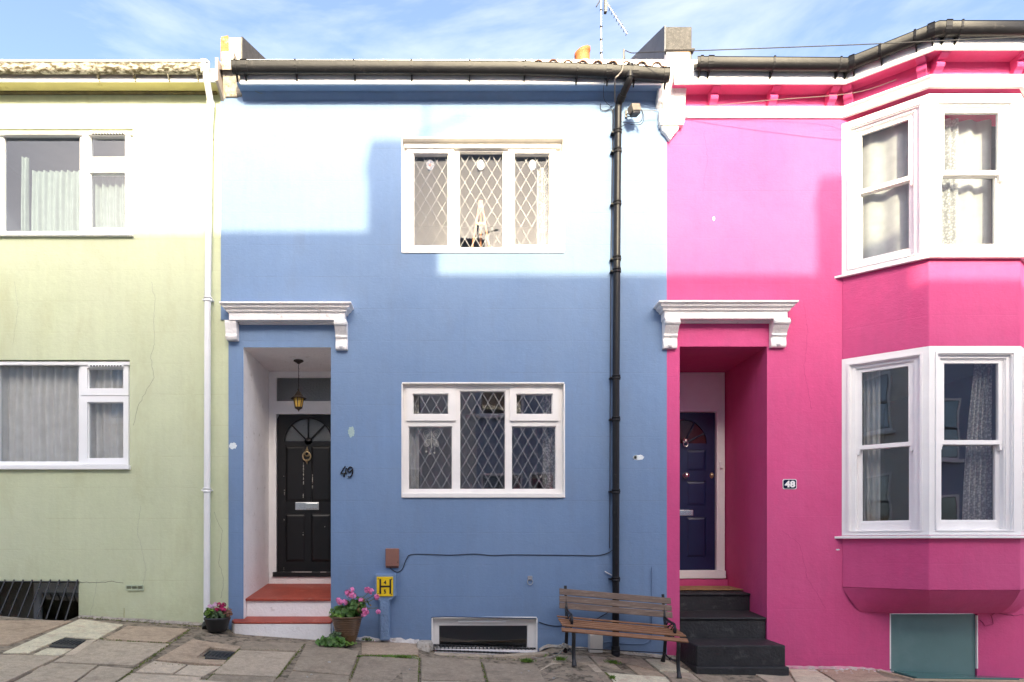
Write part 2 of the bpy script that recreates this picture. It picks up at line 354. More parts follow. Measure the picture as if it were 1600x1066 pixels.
lamp_metal = M('dark_bronze', (.055, .04, .03), .45, .2, 30, metal=.5)
teal = M('teal_painted_board', (.115, .215, .215), .28, .06, 3, .08, 30, col2=(.20, .30, .30), c2=(.5, .9), c2s=1.2)
tealg = M('teal_cover_glass', (.05, .15, .14), .08, .1, 3)
matm = M('coir_mat', (.34, .20, .09), .95, .25, 60, .8, 120)
mdark = M('cast_iron_cover', (.035, .038, .042), .5, .25, 30, .6, 60)
asphalt = M('asphalt', (.13, .125, .115), .85, .15, 6, .6, 90)
SL = [M('paving_stone_brown', (0.453, 0.342, 0.239), .75, .17, 22, .6, 60, col2=(0.290, 0.217, 0.149), c2=(.52, .74), c2s=7, speck=.5),
      M('paving_stone_grey', (0.475, 0.389, 0.288), .75, .17, 22, .6, 60, col2=(0.299, 0.241, 0.175), c2=(.52, .74), c2s=7, speck=.5),
      M('paving_stone_dark', (0.343, 0.278, 0.201), .75, .19, 24, .7, 70, col2=(0.227, 0.184, 0.133), c2=(.50, .74), c2s=8, speck=.5),
      M('paving_stone_cream', (0.665, 0.599, 0.431), .75, .16, 20, .5, 60, col2=(0.560, 0.431, 0.300), c2=(.54, .66), c2s=8, speck=.5),
      M('paving_stone_light_grey', (0.577, 0.475, 0.355), .75, .16, 20, .5, 60, col2=(0.509, 0.410, 0.297), c2=(.54, .66), c2s=8, speck=.5)]
cement = M('dirty_cement_bedding', (.29, .235, .17), .95, .25, 8, .8, 50, col2=(.09, .075, .05), c2=(.48, .62), c2s=14)
glass = glass_mat(ior=1.36)
glass_sky = glass_mat('sky_reflecting_glass', 1.95, (.86, .9, .92))
glass_low = glass_mat('street_level_glass', 2.15, (.90, .91, .90), extra=.05)
glass_dk = glass_mat('dark_obscure_glass', 1.9, (.35, .37, .38), .25)
curt_t = cloth_mat('pale_teal_curtain', (.25, .30, .295), .3)
curt_w = cloth_mat('white_curtain', (.55, .54, .53), .3)
curt_n = cloth_mat('white_net', (.86, .85, .83), .25, .95)
curt_l = cloth_mat('lace_curtain', (.62, .62, .62), .35, .72, 42)

# ------------------------------------------------------------------ ground shape
GW = [(-2000, 560), (-500, 905), (0, 953), (125, 963), (320, 975), (380, 985), (560, 998), (652, 1003), (676, 1012), (838, 1018), (850, 1010), (860, 1008), (1040, 1026), (1230, 1042), (1340, 1043), (1390, 1049), (1600, 1062), (2200, 1100), (4000, 1220)]
def zw(x):
    px = CX+x*F/D
    for (a, b), (c, d) in zip(GW, GW[1:]):
        if px <= c or c == 4000:
            t = (px-a)/(c-a); return Z(b+(d-b)*t)
def cross(x):
    if x < 0: return .10
    if x < 2.3: return .10+.04*x/2.3
    if x < 3.3: return .14-.12*(x-2.3)
    return .02
KERB = -1.95
def gz(x, y): return zw(x)+cross(x)*max(min(y, 0), KERB-.02)
def G(px, py, dz=0):
    a, b = -4.5, .0
    if Z(py, b) > gz(X(px, b), b): y = 0
    else:
        for _ in range(40):
            m = (a+b)/2
            if Z(py, m) > gz(X(px, m), m): a = m
            else: b = m
        y = a
    return (X(px, y), y)

def grid_sheet(name, mat, x0, x1, y0, y1, nx, ny, fz):
    mb = MB(); vs_ = [(x0+(x1-x0)*i/nx, y0+(y1-y0)*j/ny) for j in range(ny+1) for i in range(nx+1)]
    mb.add([(x, y, fz(x, y)) for x, y in vs_], [(j*(nx+1)+i, j*(nx+1)+i+1, (j+1)*(nx+1)+i+1, (j+1)*(nx+1)+i) for j in range(ny) for i in range(nx)], True)
    return mb.build(name, mat, kind='structure')
# wells cut in the pavement: (x0,x1,y0)
WELL_B = (X(680), X(836), -.17)
WELL_G = (X(-60), X(124), -.25)
def base_z(x, y):
    return gz(x, y)-.012
# pavement bedding sheet is built in strips that leave the two light wells open
pav = MB()
def strip(x0, x1, y0, y1):
    nx = max(1, int((x1-x0)/.18)); ny = max(1, int((y1-y0)/.3))
    vs_ = [(x0+(x1-x0)*i/nx, y0+(y1-y0)*j/ny) for j in range(ny+1) for i in range(nx+1)]
    pav.add([(x, y, base_z(x, y)) for x, y in vs_], [(j*(nx+1)+i, j*(nx+1)+i+1, (j+1)*(nx+1)+i+1, (j+1)*(nx+1)+i) for j in range(ny) for i in range(nx)], True)
strip(-30, 30, KERB, -.25)
strip(-30, WELL_G[0], -.25, .05); strip(WELL_G[1], WELL_B[0], -.25, .05); strip(WELL_B[0], WELL_B[1], -.25, WELL_B[2]); strip(WELL_B[1], 30, -.25, .05)
pavement = pav.build('pavement', cement, kind='structure')
grid_sheet('road', asphalt, -30, 30, -7.3, KERB+.0, 80, 6, lambda x, y: zw(x)+cross(x)*KERB-.13+.02*math.sin((y+4.6)))
grid_sheet('far_pavement', SL[2], -30, 30, -9.2, -7.3, 80, 2, lambda x, y: zw(x)+cross(x)*KERB-.02)
grid_sheet('ground', asphalt, -400, 400, -400, 400, 40, 40, lambda x, y: zw(max(-30, min(30, x)))-1.6-.03*max(0, abs(x)-30)-.02*max(0, abs(y)-12))
def slab(poly, mat, dz=0, name='paving_slab', inset=.006, parent=None, th=.03):
    cx = sum(p[0] for p in poly)/len(poly); cy = sum(p[1] for p in poly)/len(poly)
    q = []
    for x, y in poly:
        d = math.hypot(x-cx, y-cy); k = max(0, 1-inset*1.4/d); q.append((cx+(x-cx)*k, cy+(y-cy)*k))
    n = len(q); j = random.uniform(-.002, .002); tx = random.uniform(-.004, .004); ty = random.uniform(-.004, .004)
    top = [(x, y, gz(x, y)+dz+j+(x-cx)*tx+(y-cy)*ty) for x, y in q]; bot = [(x, y, z-th) for x, y, z in top]
    mb = MB(); mb.add(top+bot, [tuple(range(n)), tuple(range(2*n-1, n-1, -1))]+[(i, i+n, (i+1) % n+n, (i+1) % n) for i in range(n)])
    # winding: make sure the top faces up
    a = sum((q[(i+1) % n][0]-q[i][0])*(q[(i+1) % n][1]+q[i][1]) for i in range(n))
    if a > 0: mb.f = [tuple(reversed(f)) for f in mb.f]
    return mb.build(name, mat, parent or pavement, bevel=.004)
def pq(pts, ox, oy, sc): return [G(ox+x/sc, oy+y/sc) for x, y in pts]
z1 = lambda *p: pq(p, 0, 900, 2.963)
z2 = lambda *p: pq(p, 500, 840, 4.444)
z3 = lambda *p: pq(p, 860, 900, 6.42)
z4 = lambda *p: pq(p, 1240, 880, 4.444)
slab(z1((-90, 205), (340, 205), (40, 318), (-240, 318)), SL[0])
slab(z1((372, 196), (572, 224), (455, 290), (300, 280), (125, 358), (8, 355)), SL[3])
slab(z1((215, 332), (337, 337), (282, 367), (148, 362)), SL[3])
slab(z1((344, 334), (402, 296), (450, 292), (345, 365), (292, 367)), SL[4])
slab(z1((590, 228), (878, 244), (770, 308), (472, 292)), SL[0])
slab(z1((455, 295), (790, 314), (622, 413), (240, 395)), SL[1])
slab(z1((-260, 360), (284, 369), (15, 495), (-480, 495)), SL[1])
slab(z1((236, 398), (455, 410), (330, 498), (48, 495)), SL[1])
slab(z1((461, 414), (622, 427), (520, 498), (340, 498)), SL[1])
slab(z1((890, 292), (1118, 326), (1098, 345), (970, 328), (905, 378), (940, 386), (1052, 390), (1035, 412), (718, 388)), SL[0])
slab(z1((710, 392), (866, 410), (800, 452), (622, 445)), SL[4])
slab(z1((870, 410), (1028, 416), (940, 464), (804, 453)), SL[4])
slab(z1((618, 449), (936, 467), (880, 520), (500, 512)), SL[4])
slab(z1((1128, 300), (1412, 312), (1393, 348), (1108, 340)), SL[2])
slab(z1((1105, 342), (1370, 352), (1285, 468), (982, 452)), SL[1])
slab(z1((982, 456), (1283, 470), (1240, 530), (900, 525)), SL[2])
slab(z2((-88, 720), (275, 790), (208, 955), (-195, 920)), SL[2])
slab(z2((-198, 925), (208, 958), (180, 1090), (-290, 1060)), SL[2])
slab(z2((285, 725), (688, 728), (688, 815), (285, 808)), SL[0])
slab(z2((280, 824), (688, 830), (682, 1100), (190, 1060)), SL[2])
slab(z2((700, 828), (1112, 852), (1150, 1000), (698, 985)), SL[2])
slab(z2((1132, 868), (1535, 884), (1615, 1010), (1166, 1000)), SL[2])
slab(z2((698, 990), (1152, 1004), (1190, 1120), (690, 1100)), SL[1])
slab(z2((1160, 1005), (1600, 1015), (1660, 1130), (1200, 1120)), SL[2])
slab(z3((75, 790), (375, 800), (455, 882), (0, 862)), SL[1])
slab(z3((0, 868), (460, 886), (540, 965), (-140, 960)), SL[1], 0)
slab(z3((-50, 975), (545, 972), (650, 1090), (20, 1110)), SL[2])
slab(z3((385, 795), (555, 812), (720, 940), (470, 885)), SL[1])
slab(z3((565, 812), (930, 832), (1085, 955), (730, 870)), SL[0])
slab(z3((742, 880), (1090, 962), (1150, 1005), (885, 990)), SL[0])
slab(z3((560, 965), (875, 992), (1160, 1012), (1240, 1100), (660, 1100)), SL[3])
slab(z3((945, 832), (1160, 838), (1400, 960), (1100, 955)), SL[3])
slab(z3((1110, 962), (1410, 968), (1500, 1040), (1180, 1010)), SL[1])
slab(z3((1420, 975), (1720, 1003), (1760, 1090), (1510, 1045)), SL[2])
slab(z3((1180, 1016), (1520, 1052), (1560, 1110), (1260, 1110)), SL[2])
slab(z4((-40, 735), (150, 735), (300, 827), (20, 827)), SL[3])
slab(z4((-270, 770), (-50, 745), (15, 830), (-120, 860)), SL[1])
slab(z4((165, 738), (540, 722), (640, 790), (790, 815), (310, 827)), SL[0])
slab(z4((-110, 868), (10, 835), (780, 835), (830, 960), (-60, 960)), SL[1])
slab(z4((800, 830), (1600, 830), (2000, 950), (850, 960)), SL[3])
# rows outside the picture
for i in range(12):
    for k, (ya, yb) in enumerate(((-.2, -.8), (-.8, -1.45), (-1.45, -1.75))):
        x = -6.1-i*.75-.3*(k % 2); slab([(x-.75, ya), (x, ya), (x, yb), (x-.75, yb)], SL[random.choice((0, 1, 2))])
        x = 6.9+i*.75+.3*(k % 2); slab([(x, ya), (x+.75, ya), (x+.75, yb), (x, yb)], SL[random.choice((0, 1, 2))])
for i in range(26):
    x = -11.5+i*.9; slab([(x, KERB), (x+.9, KERB), (x+.9, -1.78), (x, -1.78)], SL[4], 0, 'kerb_stone', th=.15)
# covers in the pavement
def cover(pts, label):
    t = slab(pts, mdark, .001, 'utility_cover', .004); t.parent = None; t.location = WO[t.name]
    tag(t, label, 'access cover')
    cx = sum(p[0] for p in pts)/4; cy = sum(p[1] for p in pts)/4
    m = MB()
    for a in range(-3, 4):
        for b in range(-2, 3):
            x = cx+a*.036; y = cy+b*.03; m.prism_z([(x-.010, y-.006), (x+.010, y-.006), (x+.010, y+.006), (x-.010, y+.006)], gz(x, y)-.004, gz(x, y)+.006)
    m.build('tread_stud', mdark, t, kind='stuff')
cover(z1((300, 284), (400, 294), (343, 331), (224, 325)), 'black iron utility cover set in the cream paving slab at the left')
cover(z1((968, 344), (1090, 350), (1045, 386), (945, 379)), 'black iron utility cover in brown slab below the black flower pot')

# ------------------------------------------------------------------ houses: bases
hg = thing('terraced_house', 'pale green rendered terraced house with white windows and a mossy white gutter', 'house', (-4.6, .3, zw(-4.6)))
hb = thing('terraced_house', 'blue rendered terraced house with leaded windows and a black front door', 'house', (0, .3, zw(0)))
hp = thing('terraced_house', 'hot pink rendered terraced house with white sash bay windows and a navy door', 'house', (4.9, .3, zw(4.9)))
XG, XB = X(345), X(1042)                   # party lines
XG2 = X(357)
EAVE = Z(148)                              # top of wall
def rooms(parent, x0, x1, z0, z1, y0, y1, mat):
    m = MB(); m.add([(x0, y0, z0), (x1, y0, z0), (x1, y1, z0), (x0, y1, z0), (x0, y0, z1), (x1, y0, z1), (x1, y1, z1), (x0, y1, z1)],
                    [(0, 1, 2, 3), (7, 6, 5, 4), (1, 5, 6, 2), (2, 6, 7, 3), (3, 7, 4, 0)])
    return m.build('room', mat, parent)
def hole(pxa, pxb, pya, pyb): return (X(pxa), X(pxb), Z(pyb), Z(pya))
# green wall (4 mm behind the blue one)
GY = .012
gh = [hole(-75, 207, 200, 370), hole(-75, 202, 562, 734), (X(-60), X(122), Z(1100), Z(908))]
def f(m):
    m.plate(-8, XG, -.6, EAVE+.02, gh, GY, .14, rim=False)
    m.add([(XG, GY, -.6), (XG2, GY, -.6), (XG2, GY, Z(492)), (XG, GY, Z(492))], [(0, 1, 2, 3)])
part('wall', hg, green, f)
# blue wall
doorB = hole(380.5, 517, 543, 1100); doorB = (doorB[0], doorB[1], -.6, doorB[3])
bwU = hole(628, 881, 215, 395); bwL = hole(628, 882, 598, 778); bwC = (X(675), X(839), Z(1100), Z(964.5))
def f(m):
    m.plate(XG2, XB, -.6, Z(492), [doorB, bwL, bwC], 0, .10, rim=False)
    m.plate(XG, XB, Z(492), EAVE+.02, [(doorB[0], doorB[1], doorB[2], doorB[3]), bwU, bwL], 0, .10, rim=False)
    m.add([(XG, 0, Z(492)), (XG, GY, Z(492)), (XG, GY, EAVE), (XG, 0, EAVE)], [(0, 1, 2, 3)])
    m.add([(XG2, 0, -.6), (XG2, GY, -.6), (XG2, GY, Z(492)), (XG2, 0, Z(492))], [(0, 1, 2, 3)])
def clip(h, z0, z1): return (h[0], h[1], max(h[2], z0), min(h[3], z1))
def f(m):
    zc = Z(500)
    m.plate(XG2, XB, -.6, zc, [clip(doorB, -.6, zc), bwL, clip(bwC, -.6, zc)], 0, .0001, rim=False)
    m.plate(XG, XB, zc, EAVE+.02, [bwU], 0, .10, rim=False)
    for h in (bwL,): m.plate(h[0], h[1], h[2], h[3], [h], 0, .10, rim=False)
    m.add([(XG, 0, zc), (XG, GY, zc), (XG, GY, EAVE), (XG, 0, EAVE)], [(0, 1, 2, 3)])
    m.add([(XG2, 0, -.6), (XG2, GY, -.6), (XG2, GY, zc), (XG2, 0, zc)], [(0, 1, 2, 3)])
part('wall', hb, blue, f)
# ------------------------------------------------------------------ porch recess builder
def recess(parent, h, depth, zfloor, mat):
    x0, x1, z1_ = h[0], h[1], h[3]
    return part('porch_wall', parent, mat, lambda m: m.add([(x0, 0, -.6), (x0, depth, -.6), (x0, depth, z1_), (x0, 0, z1_), (x1, 0, -.6), (x1, depth, -.6), (x1, depth, z1_), (x1, 0, z1_)],
        [(0, 1, 2, 3), (7, 6, 5, 4), (3, 2, 6, 7), (1, 5, 6, 2)]))
recess(hb, doorB, 1.08, 0, whitem)

# ------------------------------------------------------------------ casement windows (blue and green houses)
def lattice(parent, x0, x1, z0, z1, y, cxp=None, pw=17*7.5/F, ph=30*7.5/F, cz=None, lean=0):
    cx = (x0+x1)/2 if cxp is None else cxp; cz = z0 if cz is None else cz
    m = MB(); sl = ph/pw; k = int((x1-x0)/pw+(z1-z0)/ph)+3; wd = .0036
    for sg in (1, -1):
        for i in range(-k, k+1):
            # z = cz + sg*sl*(x - (cx+i*pw))
            pts = []
            for x in (x0, x1):
                z = cz+sg*sl*(x-cx-i*pw)
                if z0 <= z <= z1: pts.append((x, z))
            for z in (z0, z1):
                x = cx+i*pw+sg*(z-cz)/sl
                if x0 < x < x1: pts.append((x, z))
            if len(pts) < 2: continue
            a, b = pts[0], pts[1]; d = Vector((b[0]-a[0], b[1]-a[1]))
            if d.length < .02: continue
            nn = Vector((-d.y, d.x)).normalized()*wd/2
            yy = y-(.0005 if sg > 0 else 0)
            m.prism([(a[0]+nn.x, a[1]+nn.y), (a[0]-nn.x, a[1]-nn.y), (b[0]-nn.x, b[1]-nn.y), (b[0]+nn.x, b[1]+nn.y)], yy-.003, yy)
    m.v = [(a, b+lean*(c-z0), c) for a, b, c in m.v]
    o = m.build('lead_lattice', leadcame, parent); return o
def window(parent, h, yf, panes, mat, gm, lat=False, casements=(), sill=None, label=None, lean=0):
    """frame plate with holes, each pane its own glass; casements stand proud of the frame"""
    e = .004
    fr = MB(); fr.plate(h[0]+e, h[1]-e, h[2]+e, h[3]-e, panes, yf, .06); w_ = fr.build('window', mat, parent, bevel=.003, label=label)
    for (a, b, c, d, q) in casements:   # outer rect + pane index
        p = panes[q]; m = MB(); m.plate(a, b, c, d, [(p[0]-.001, p[1]+.001, p[2]-.001, p[3]+.001)], yf-.022, .026); m.build('casement', mat, w_, bevel=.004)
    for i, p in enumerate(panes):
        proud = any(c[4] == i for c in casements); yg = yf+(.012 if proud else .026)
        bd = MB(); t = .008; bd.plate(p[0], p[1], p[2], p[3], [(p[0]+t, p[1]-t, p[2]+t, p[3]-t)], yg-.010, .012, rim=False); bd.build('glazing_bead', mat, w_)
        yt = yg+lean*(p[3]-p[2]); g = MB(); g.add([(p[0], yg, p[2]), (p[1], yg, p[2]), (p[1], yt, p[3]), (p[0], yt, p[3])], [(0, 1, 2, 3)]); g.build('pane', gm, w_)
        if lat: lattice(w_, p[0]+.004, p[1]-.004, p[2]+.004, p[3]-.004, yg-.002, lean=lean)
    if sill: m = MB(); m.box(*sill); m.build('sill', mat, w_, bevel=.005)
    return w_
def pr(a, b, c, d, Y): return (X(a, Y), X(b, Y), Z(d, Y), Z(c, Y))
Yw = .09
# upper blue window
pn = [pr(646, 701, 241, 385, Yw), pr(717, 787, 237, 387, Yw), pr(803, 859, 241, 384, Yw)]
wb1 = window(hb, bwU, Yw, pn, creamf, glass, True,
             [(X(636, .07), X(709, .07), Z(390, .07), Z(231, .07), 0), (X(794.5, .07), X(868, .07), Z(390, .07), Z(231, .07), 2)],
             (X(628)-.0, X(881), -.012, .10, Z(396), Z(390.5)), 'upper leaded window with three tall lights', lean=.042)
def head(m, h, yb):   # painted lining of the opening: head and two jambs
    m.box(h[0]+.002, h[1]-.002, -.006, yb, h[3]-.012, h[3]+.004); m.box(h[0]-.006, h[0]+.009, -.005, yb, h[2], h[3]-.013); m.box(h[1]-.009, h[1]+.006, -.005, yb, h[2], h[3]-.013)
part('window_lining', hb, creamf, lambda m: head(m, bwU, .09), bevel=.003)
part('window_lining', hb, creamf, lambda m: (m.box(bwU[0]+.02, bwU[1]-.02, .045, .088, Z(232, .06), Z(226, .06))), bevel=.008)
# stained roundels
for px in (672, 751, 832):
    m = MB(); yg = Yw+.016+.030; c = P(px, 258, yg)
    m.lathe(c, [(0, 0), (.030, -.001), (.040, -.003), (.043, .0)], 16, 'y'); m.v = [(v[0], v[1], c[2]+(v[2]-c[2])*1.45) for v in m.v]
    r = m.build('stained_roundel', M('painted_glass_white', (.24, .24, .25), .3, .1, 60, col2=(.07, .10, .17), c2=(.48, .54), c2s=38), wb1)
    m = MB(); m.lathe((c[0], c[1]-.006, c[2]), [(0, 0), (.013, -.001), (.014, 0)], 12, 'y'); m.build('roundel_centre', M('painted_glass_colour%d' % px, {672: (.5, .12, .10), 751: (.06, .2, .4), 832: (.35, .35, .4)}[px], .3, .1, 60), wb1)
rooms(hb, bwU[0]+.0, bwU[1]-.0, bwU[2]-.1, bwU[3]+.1, .15, 2.3, room)
# lower blue window
Yw2 = .06
pn = [pr(645, 701, 616, 648, Yw2), pr(806, 863, 616, 648, Yw2), pr(638, 707, 666, 765, Yw2), pr(718, 790, 611, 765, Yw2), pr(799, 869, 666, 765, Yw2)]
wb2 = window(hb, bwL, Yw2, pn, creamf, glass_low, True,
             [(X(635, .04), X(712.5, .04), Z(657.5, .04), Z(607, .04), 0), (X(797, .04), X(873, .04), Z(657.5, .04), Z(607, .04), 1)],
             (X(629), X(882), -.02, .08, Z(778), Z(771)), 'lower leaded window with two small top lights')
part('window_lining', hb, creamf, lambda m: head(m, bwL, .06), bevel=.003)
rooms(hb, bwL[0], bwL[1], bwL[2]-.1, bwL[3]+.1, .13, 2.3, roomlow)
# green windows
def green_window(z_py, vent, label, gm):
    top, mt, mb_, bot, p1t, p1b, mainb, maint = z_py
    h = hole(-75, 207 if top < 300 else 202, top, bot); Y = .07
    dx = 0 if top < 300 else -3
    pn = [pr(5, 125+dx, maint, mainb, Y), pr(140+dx+1, 195+dx+2, mt, mb_, Y), pr(140+dx+1, 195+dx+2, p1t, p1b, Y), pr(-68, -8, maint, mainb, Y)]
    if top > 300: pn[0] = pr(-3, 123, maint, mainb, Y)
    if top > 300: pn[3] = pr(-68, -14, maint, mainb, Y)
    midz = Z((mb_+p1t)/2, .05)
    w_ = window(hg, h, Y, pn, upvc, gm, False, [(X(129+dx, .05), X(204+dx, .05), midz+.006, Z(mt-8, .05), 1), (X(129+dx, .05), X(204+dx, .05), Z(p1b+9, .05), midz-.006, 2)],
                (h[0], h[1]+.01, -.03, .08, Z(bot+1), Z(bot-6)), label)
    v = MB(); v.box(X(142+dx, .04), X(196+dx, .04), .02, .05, Z(mt-2, .04), Z(mt-6, .04)); v.build('trickle_vent', upvc, w_, bevel=.003)
    sl = MB()
    for i in range(11): x = X(144+dx+i*4.6, .02); sl.box(x, x+.02, .0175, .03, Z(mt-3.2, .02), Z(mt-5.0, .02))
    sl.build('vent_slot', signk, w_)
    rooms(hg, h[0], h[1], h[2]-.1, h[3]+.1, .16, 2.3, room if top < 300 else roomlow)
    part('window_head', hg, upvc, lambda m: m.box(h[0], h[1]-.003, .03, .075, h[3]-.05, h[3]-.012), bevel=.004)
    return w_
green_window((200, 213, 247, 369, 271, 357, 364, 211), 1, 'upper window with casement on the right', glass_sky)
green_window((562, 576, 608, 733, 629, 717, 722, 570), 1, 'lower window with net curtains behind', glass_low)
# ------------------------------------------------------------------ curtains
def curtain(x0, x1, z0, z1, y, mat, label, folds=8, amp=.02, taper=0, cat='curtain', gather=None):
    nx = folds*8; nz_ = 14; vs_ = []
    ph = random.random()*6
    for j in range(nz_+1):
        t = j/nz_
        for i in range(nx+1):
            u = i/nx; xx = x0+(x1-x0)*u
            if gather: xx = x0+(x1-x0)*u; xx = xx+(gather-xx)*.0
            if taper: xx = x1-(x1-x0)*(1-u)*(1-taper*(t))
            yy = y+amp*math.sin(u*folds*2*math.pi+ph+.5*math.sin(t*4))+.4*amp*math.sin(u*folds*4.3+2*t)
            vs_.append((xx, yy, z0+(z1-z0)*t))
    m = MB(); m.add(vs_, [(j*(nx+1)+i, j*(nx+1)+i+1, (j+1)*(nx+1)+i+1, (j+1)*(nx+1)+i) for j in range(nz_) for i in range(nx)], True)
    return tag(m.build('curtain', mat), label, cat)
curtain(X(48, .2), X(130, .2), Z(372, .2), Z(266, .2), .22, curt_t, 'pale curtain half drawn behind the large pane of upper green house window', 9, .02)
curtain(X(34, .2), X(46, .2), Z(372, .2), Z(246, .2), .20, curt_t, 'narrow bunched curtain at left edge of the upper green house window', 2, .02)
curtain(X(140, .2), X(202, .2), Z(362, .2), Z(250, .2), .20, curt_t, 'pale curtain behind the small right casement of upper green house window', 6, .018)
curtain(X(-60, .14), X(130, .14), Z(728, .14), Z(560, .14), .19, curt_n, 'white net curtain behind the large pane of lower green house window', 16, .022)
curtain(X(136, .14), X(202, .14), Z(725, .14), Z(560, .14), .19, curt_n, 'white net curtain behind small right panes of lower green house window', 6, .018)
curtain(X(838, .3), X(868, .3), Z(392, .3), Z(268, .3), .24, curt_l, 'lace curtain at right side of the upper leaded window', 3, .02)
curtain(X(630, .2), X(655, .2), Z(772, .2), Z(600, .2), .19, curt_w, 'white curtain edge at the left of the lower leaded window', 2, .015)
curtain(X(848, .2), X(880, .2), Z(772, .2), Z(600, .2), .22, curt_l, 'pale curtain edge at the right of the lower leaded window', 3, .015)

# easel in upper window
t = thing('easel', 'salmon wooden folding easel standing inside the upper leaded window', 'easel', P(751, 390, .45))
em = M('salmon_wood', (.62, .27, .15), .6, .1, 8)
ye = .42
for dx0, dx1 in ((-14, -1.5), (14, 1.5)): part('leg', t, em, lambda m: m.tube([P(751+dx0, 392, ye), P(751+dx1, 316, ye)], .012, 6))
part('leg', t, em, lambda m: m.tube([P(751, 392, ye+.25), P(751, 318, ye+.02)], .012, 6))
part('crossbar', t, em, lambda m: m.box(X(743, ye), X(759, ye), ye-.02, ye+.0, Z(352, ye), Z(348, ye)))
part('top_block', t, em, lambda m: m.box(X(748, ye), X(754, ye), ye-.018, ye+.018, Z(326, ye), Z(314, ye)))
# butterfly ornament
t = thing('window_ornament', 'white wire butterfly ornament hanging in the lower leaded window', 'ornament', P(674, 712, .16))
ow = M('white_wire', (.75, .72, .66), .5, .05, 9)
def loop(cx, cy, rx, ry, rot):
    pts = []
    for i in range(17):
        a = 2*math.pi*i/16; x = rx*math.cos(a); y = ry*math.sin(a); pts.append(P(cx+x*math.cos(rot)-y*math.sin(rot), cy+x*math.sin(rot)+y*math.cos(rot), .15))
    return pts
for cx, cy, rx, ry, ro in ((668, 680, 5, 8, -.6), (681, 679, 5, 8, .6), (668, 692, 4, 6, .6), (681, 692, 4, 6, -.6)):
    part('wing', t, ow, lambda m: (m.tube(loop(cx, cy, rx, ry, ro), .003, 5), m.tube(loop(cx, cy, rx*.6, ry*.6, ro), .002, 5), m.tube(loop(cx, cy, rx*.25, ry*.25, ro), .003, 5)))
part('body', t, ow, lambda m: m.tube([P(674.5, 674, .15), P(674.5, 700, .15)], .005, 6))
for x, y in ((666, 706), (672, 709), (679, 708)): part('bead', t, ow, lambda m: (m.lathe(P(x, y, .15), [(0, -.012), (.010, -.006), (.012, 0), (.010, .007), (0, .012)], 8), m.tube([P(x, y, .15), P(x, 694, .15)], .0012, 4)))

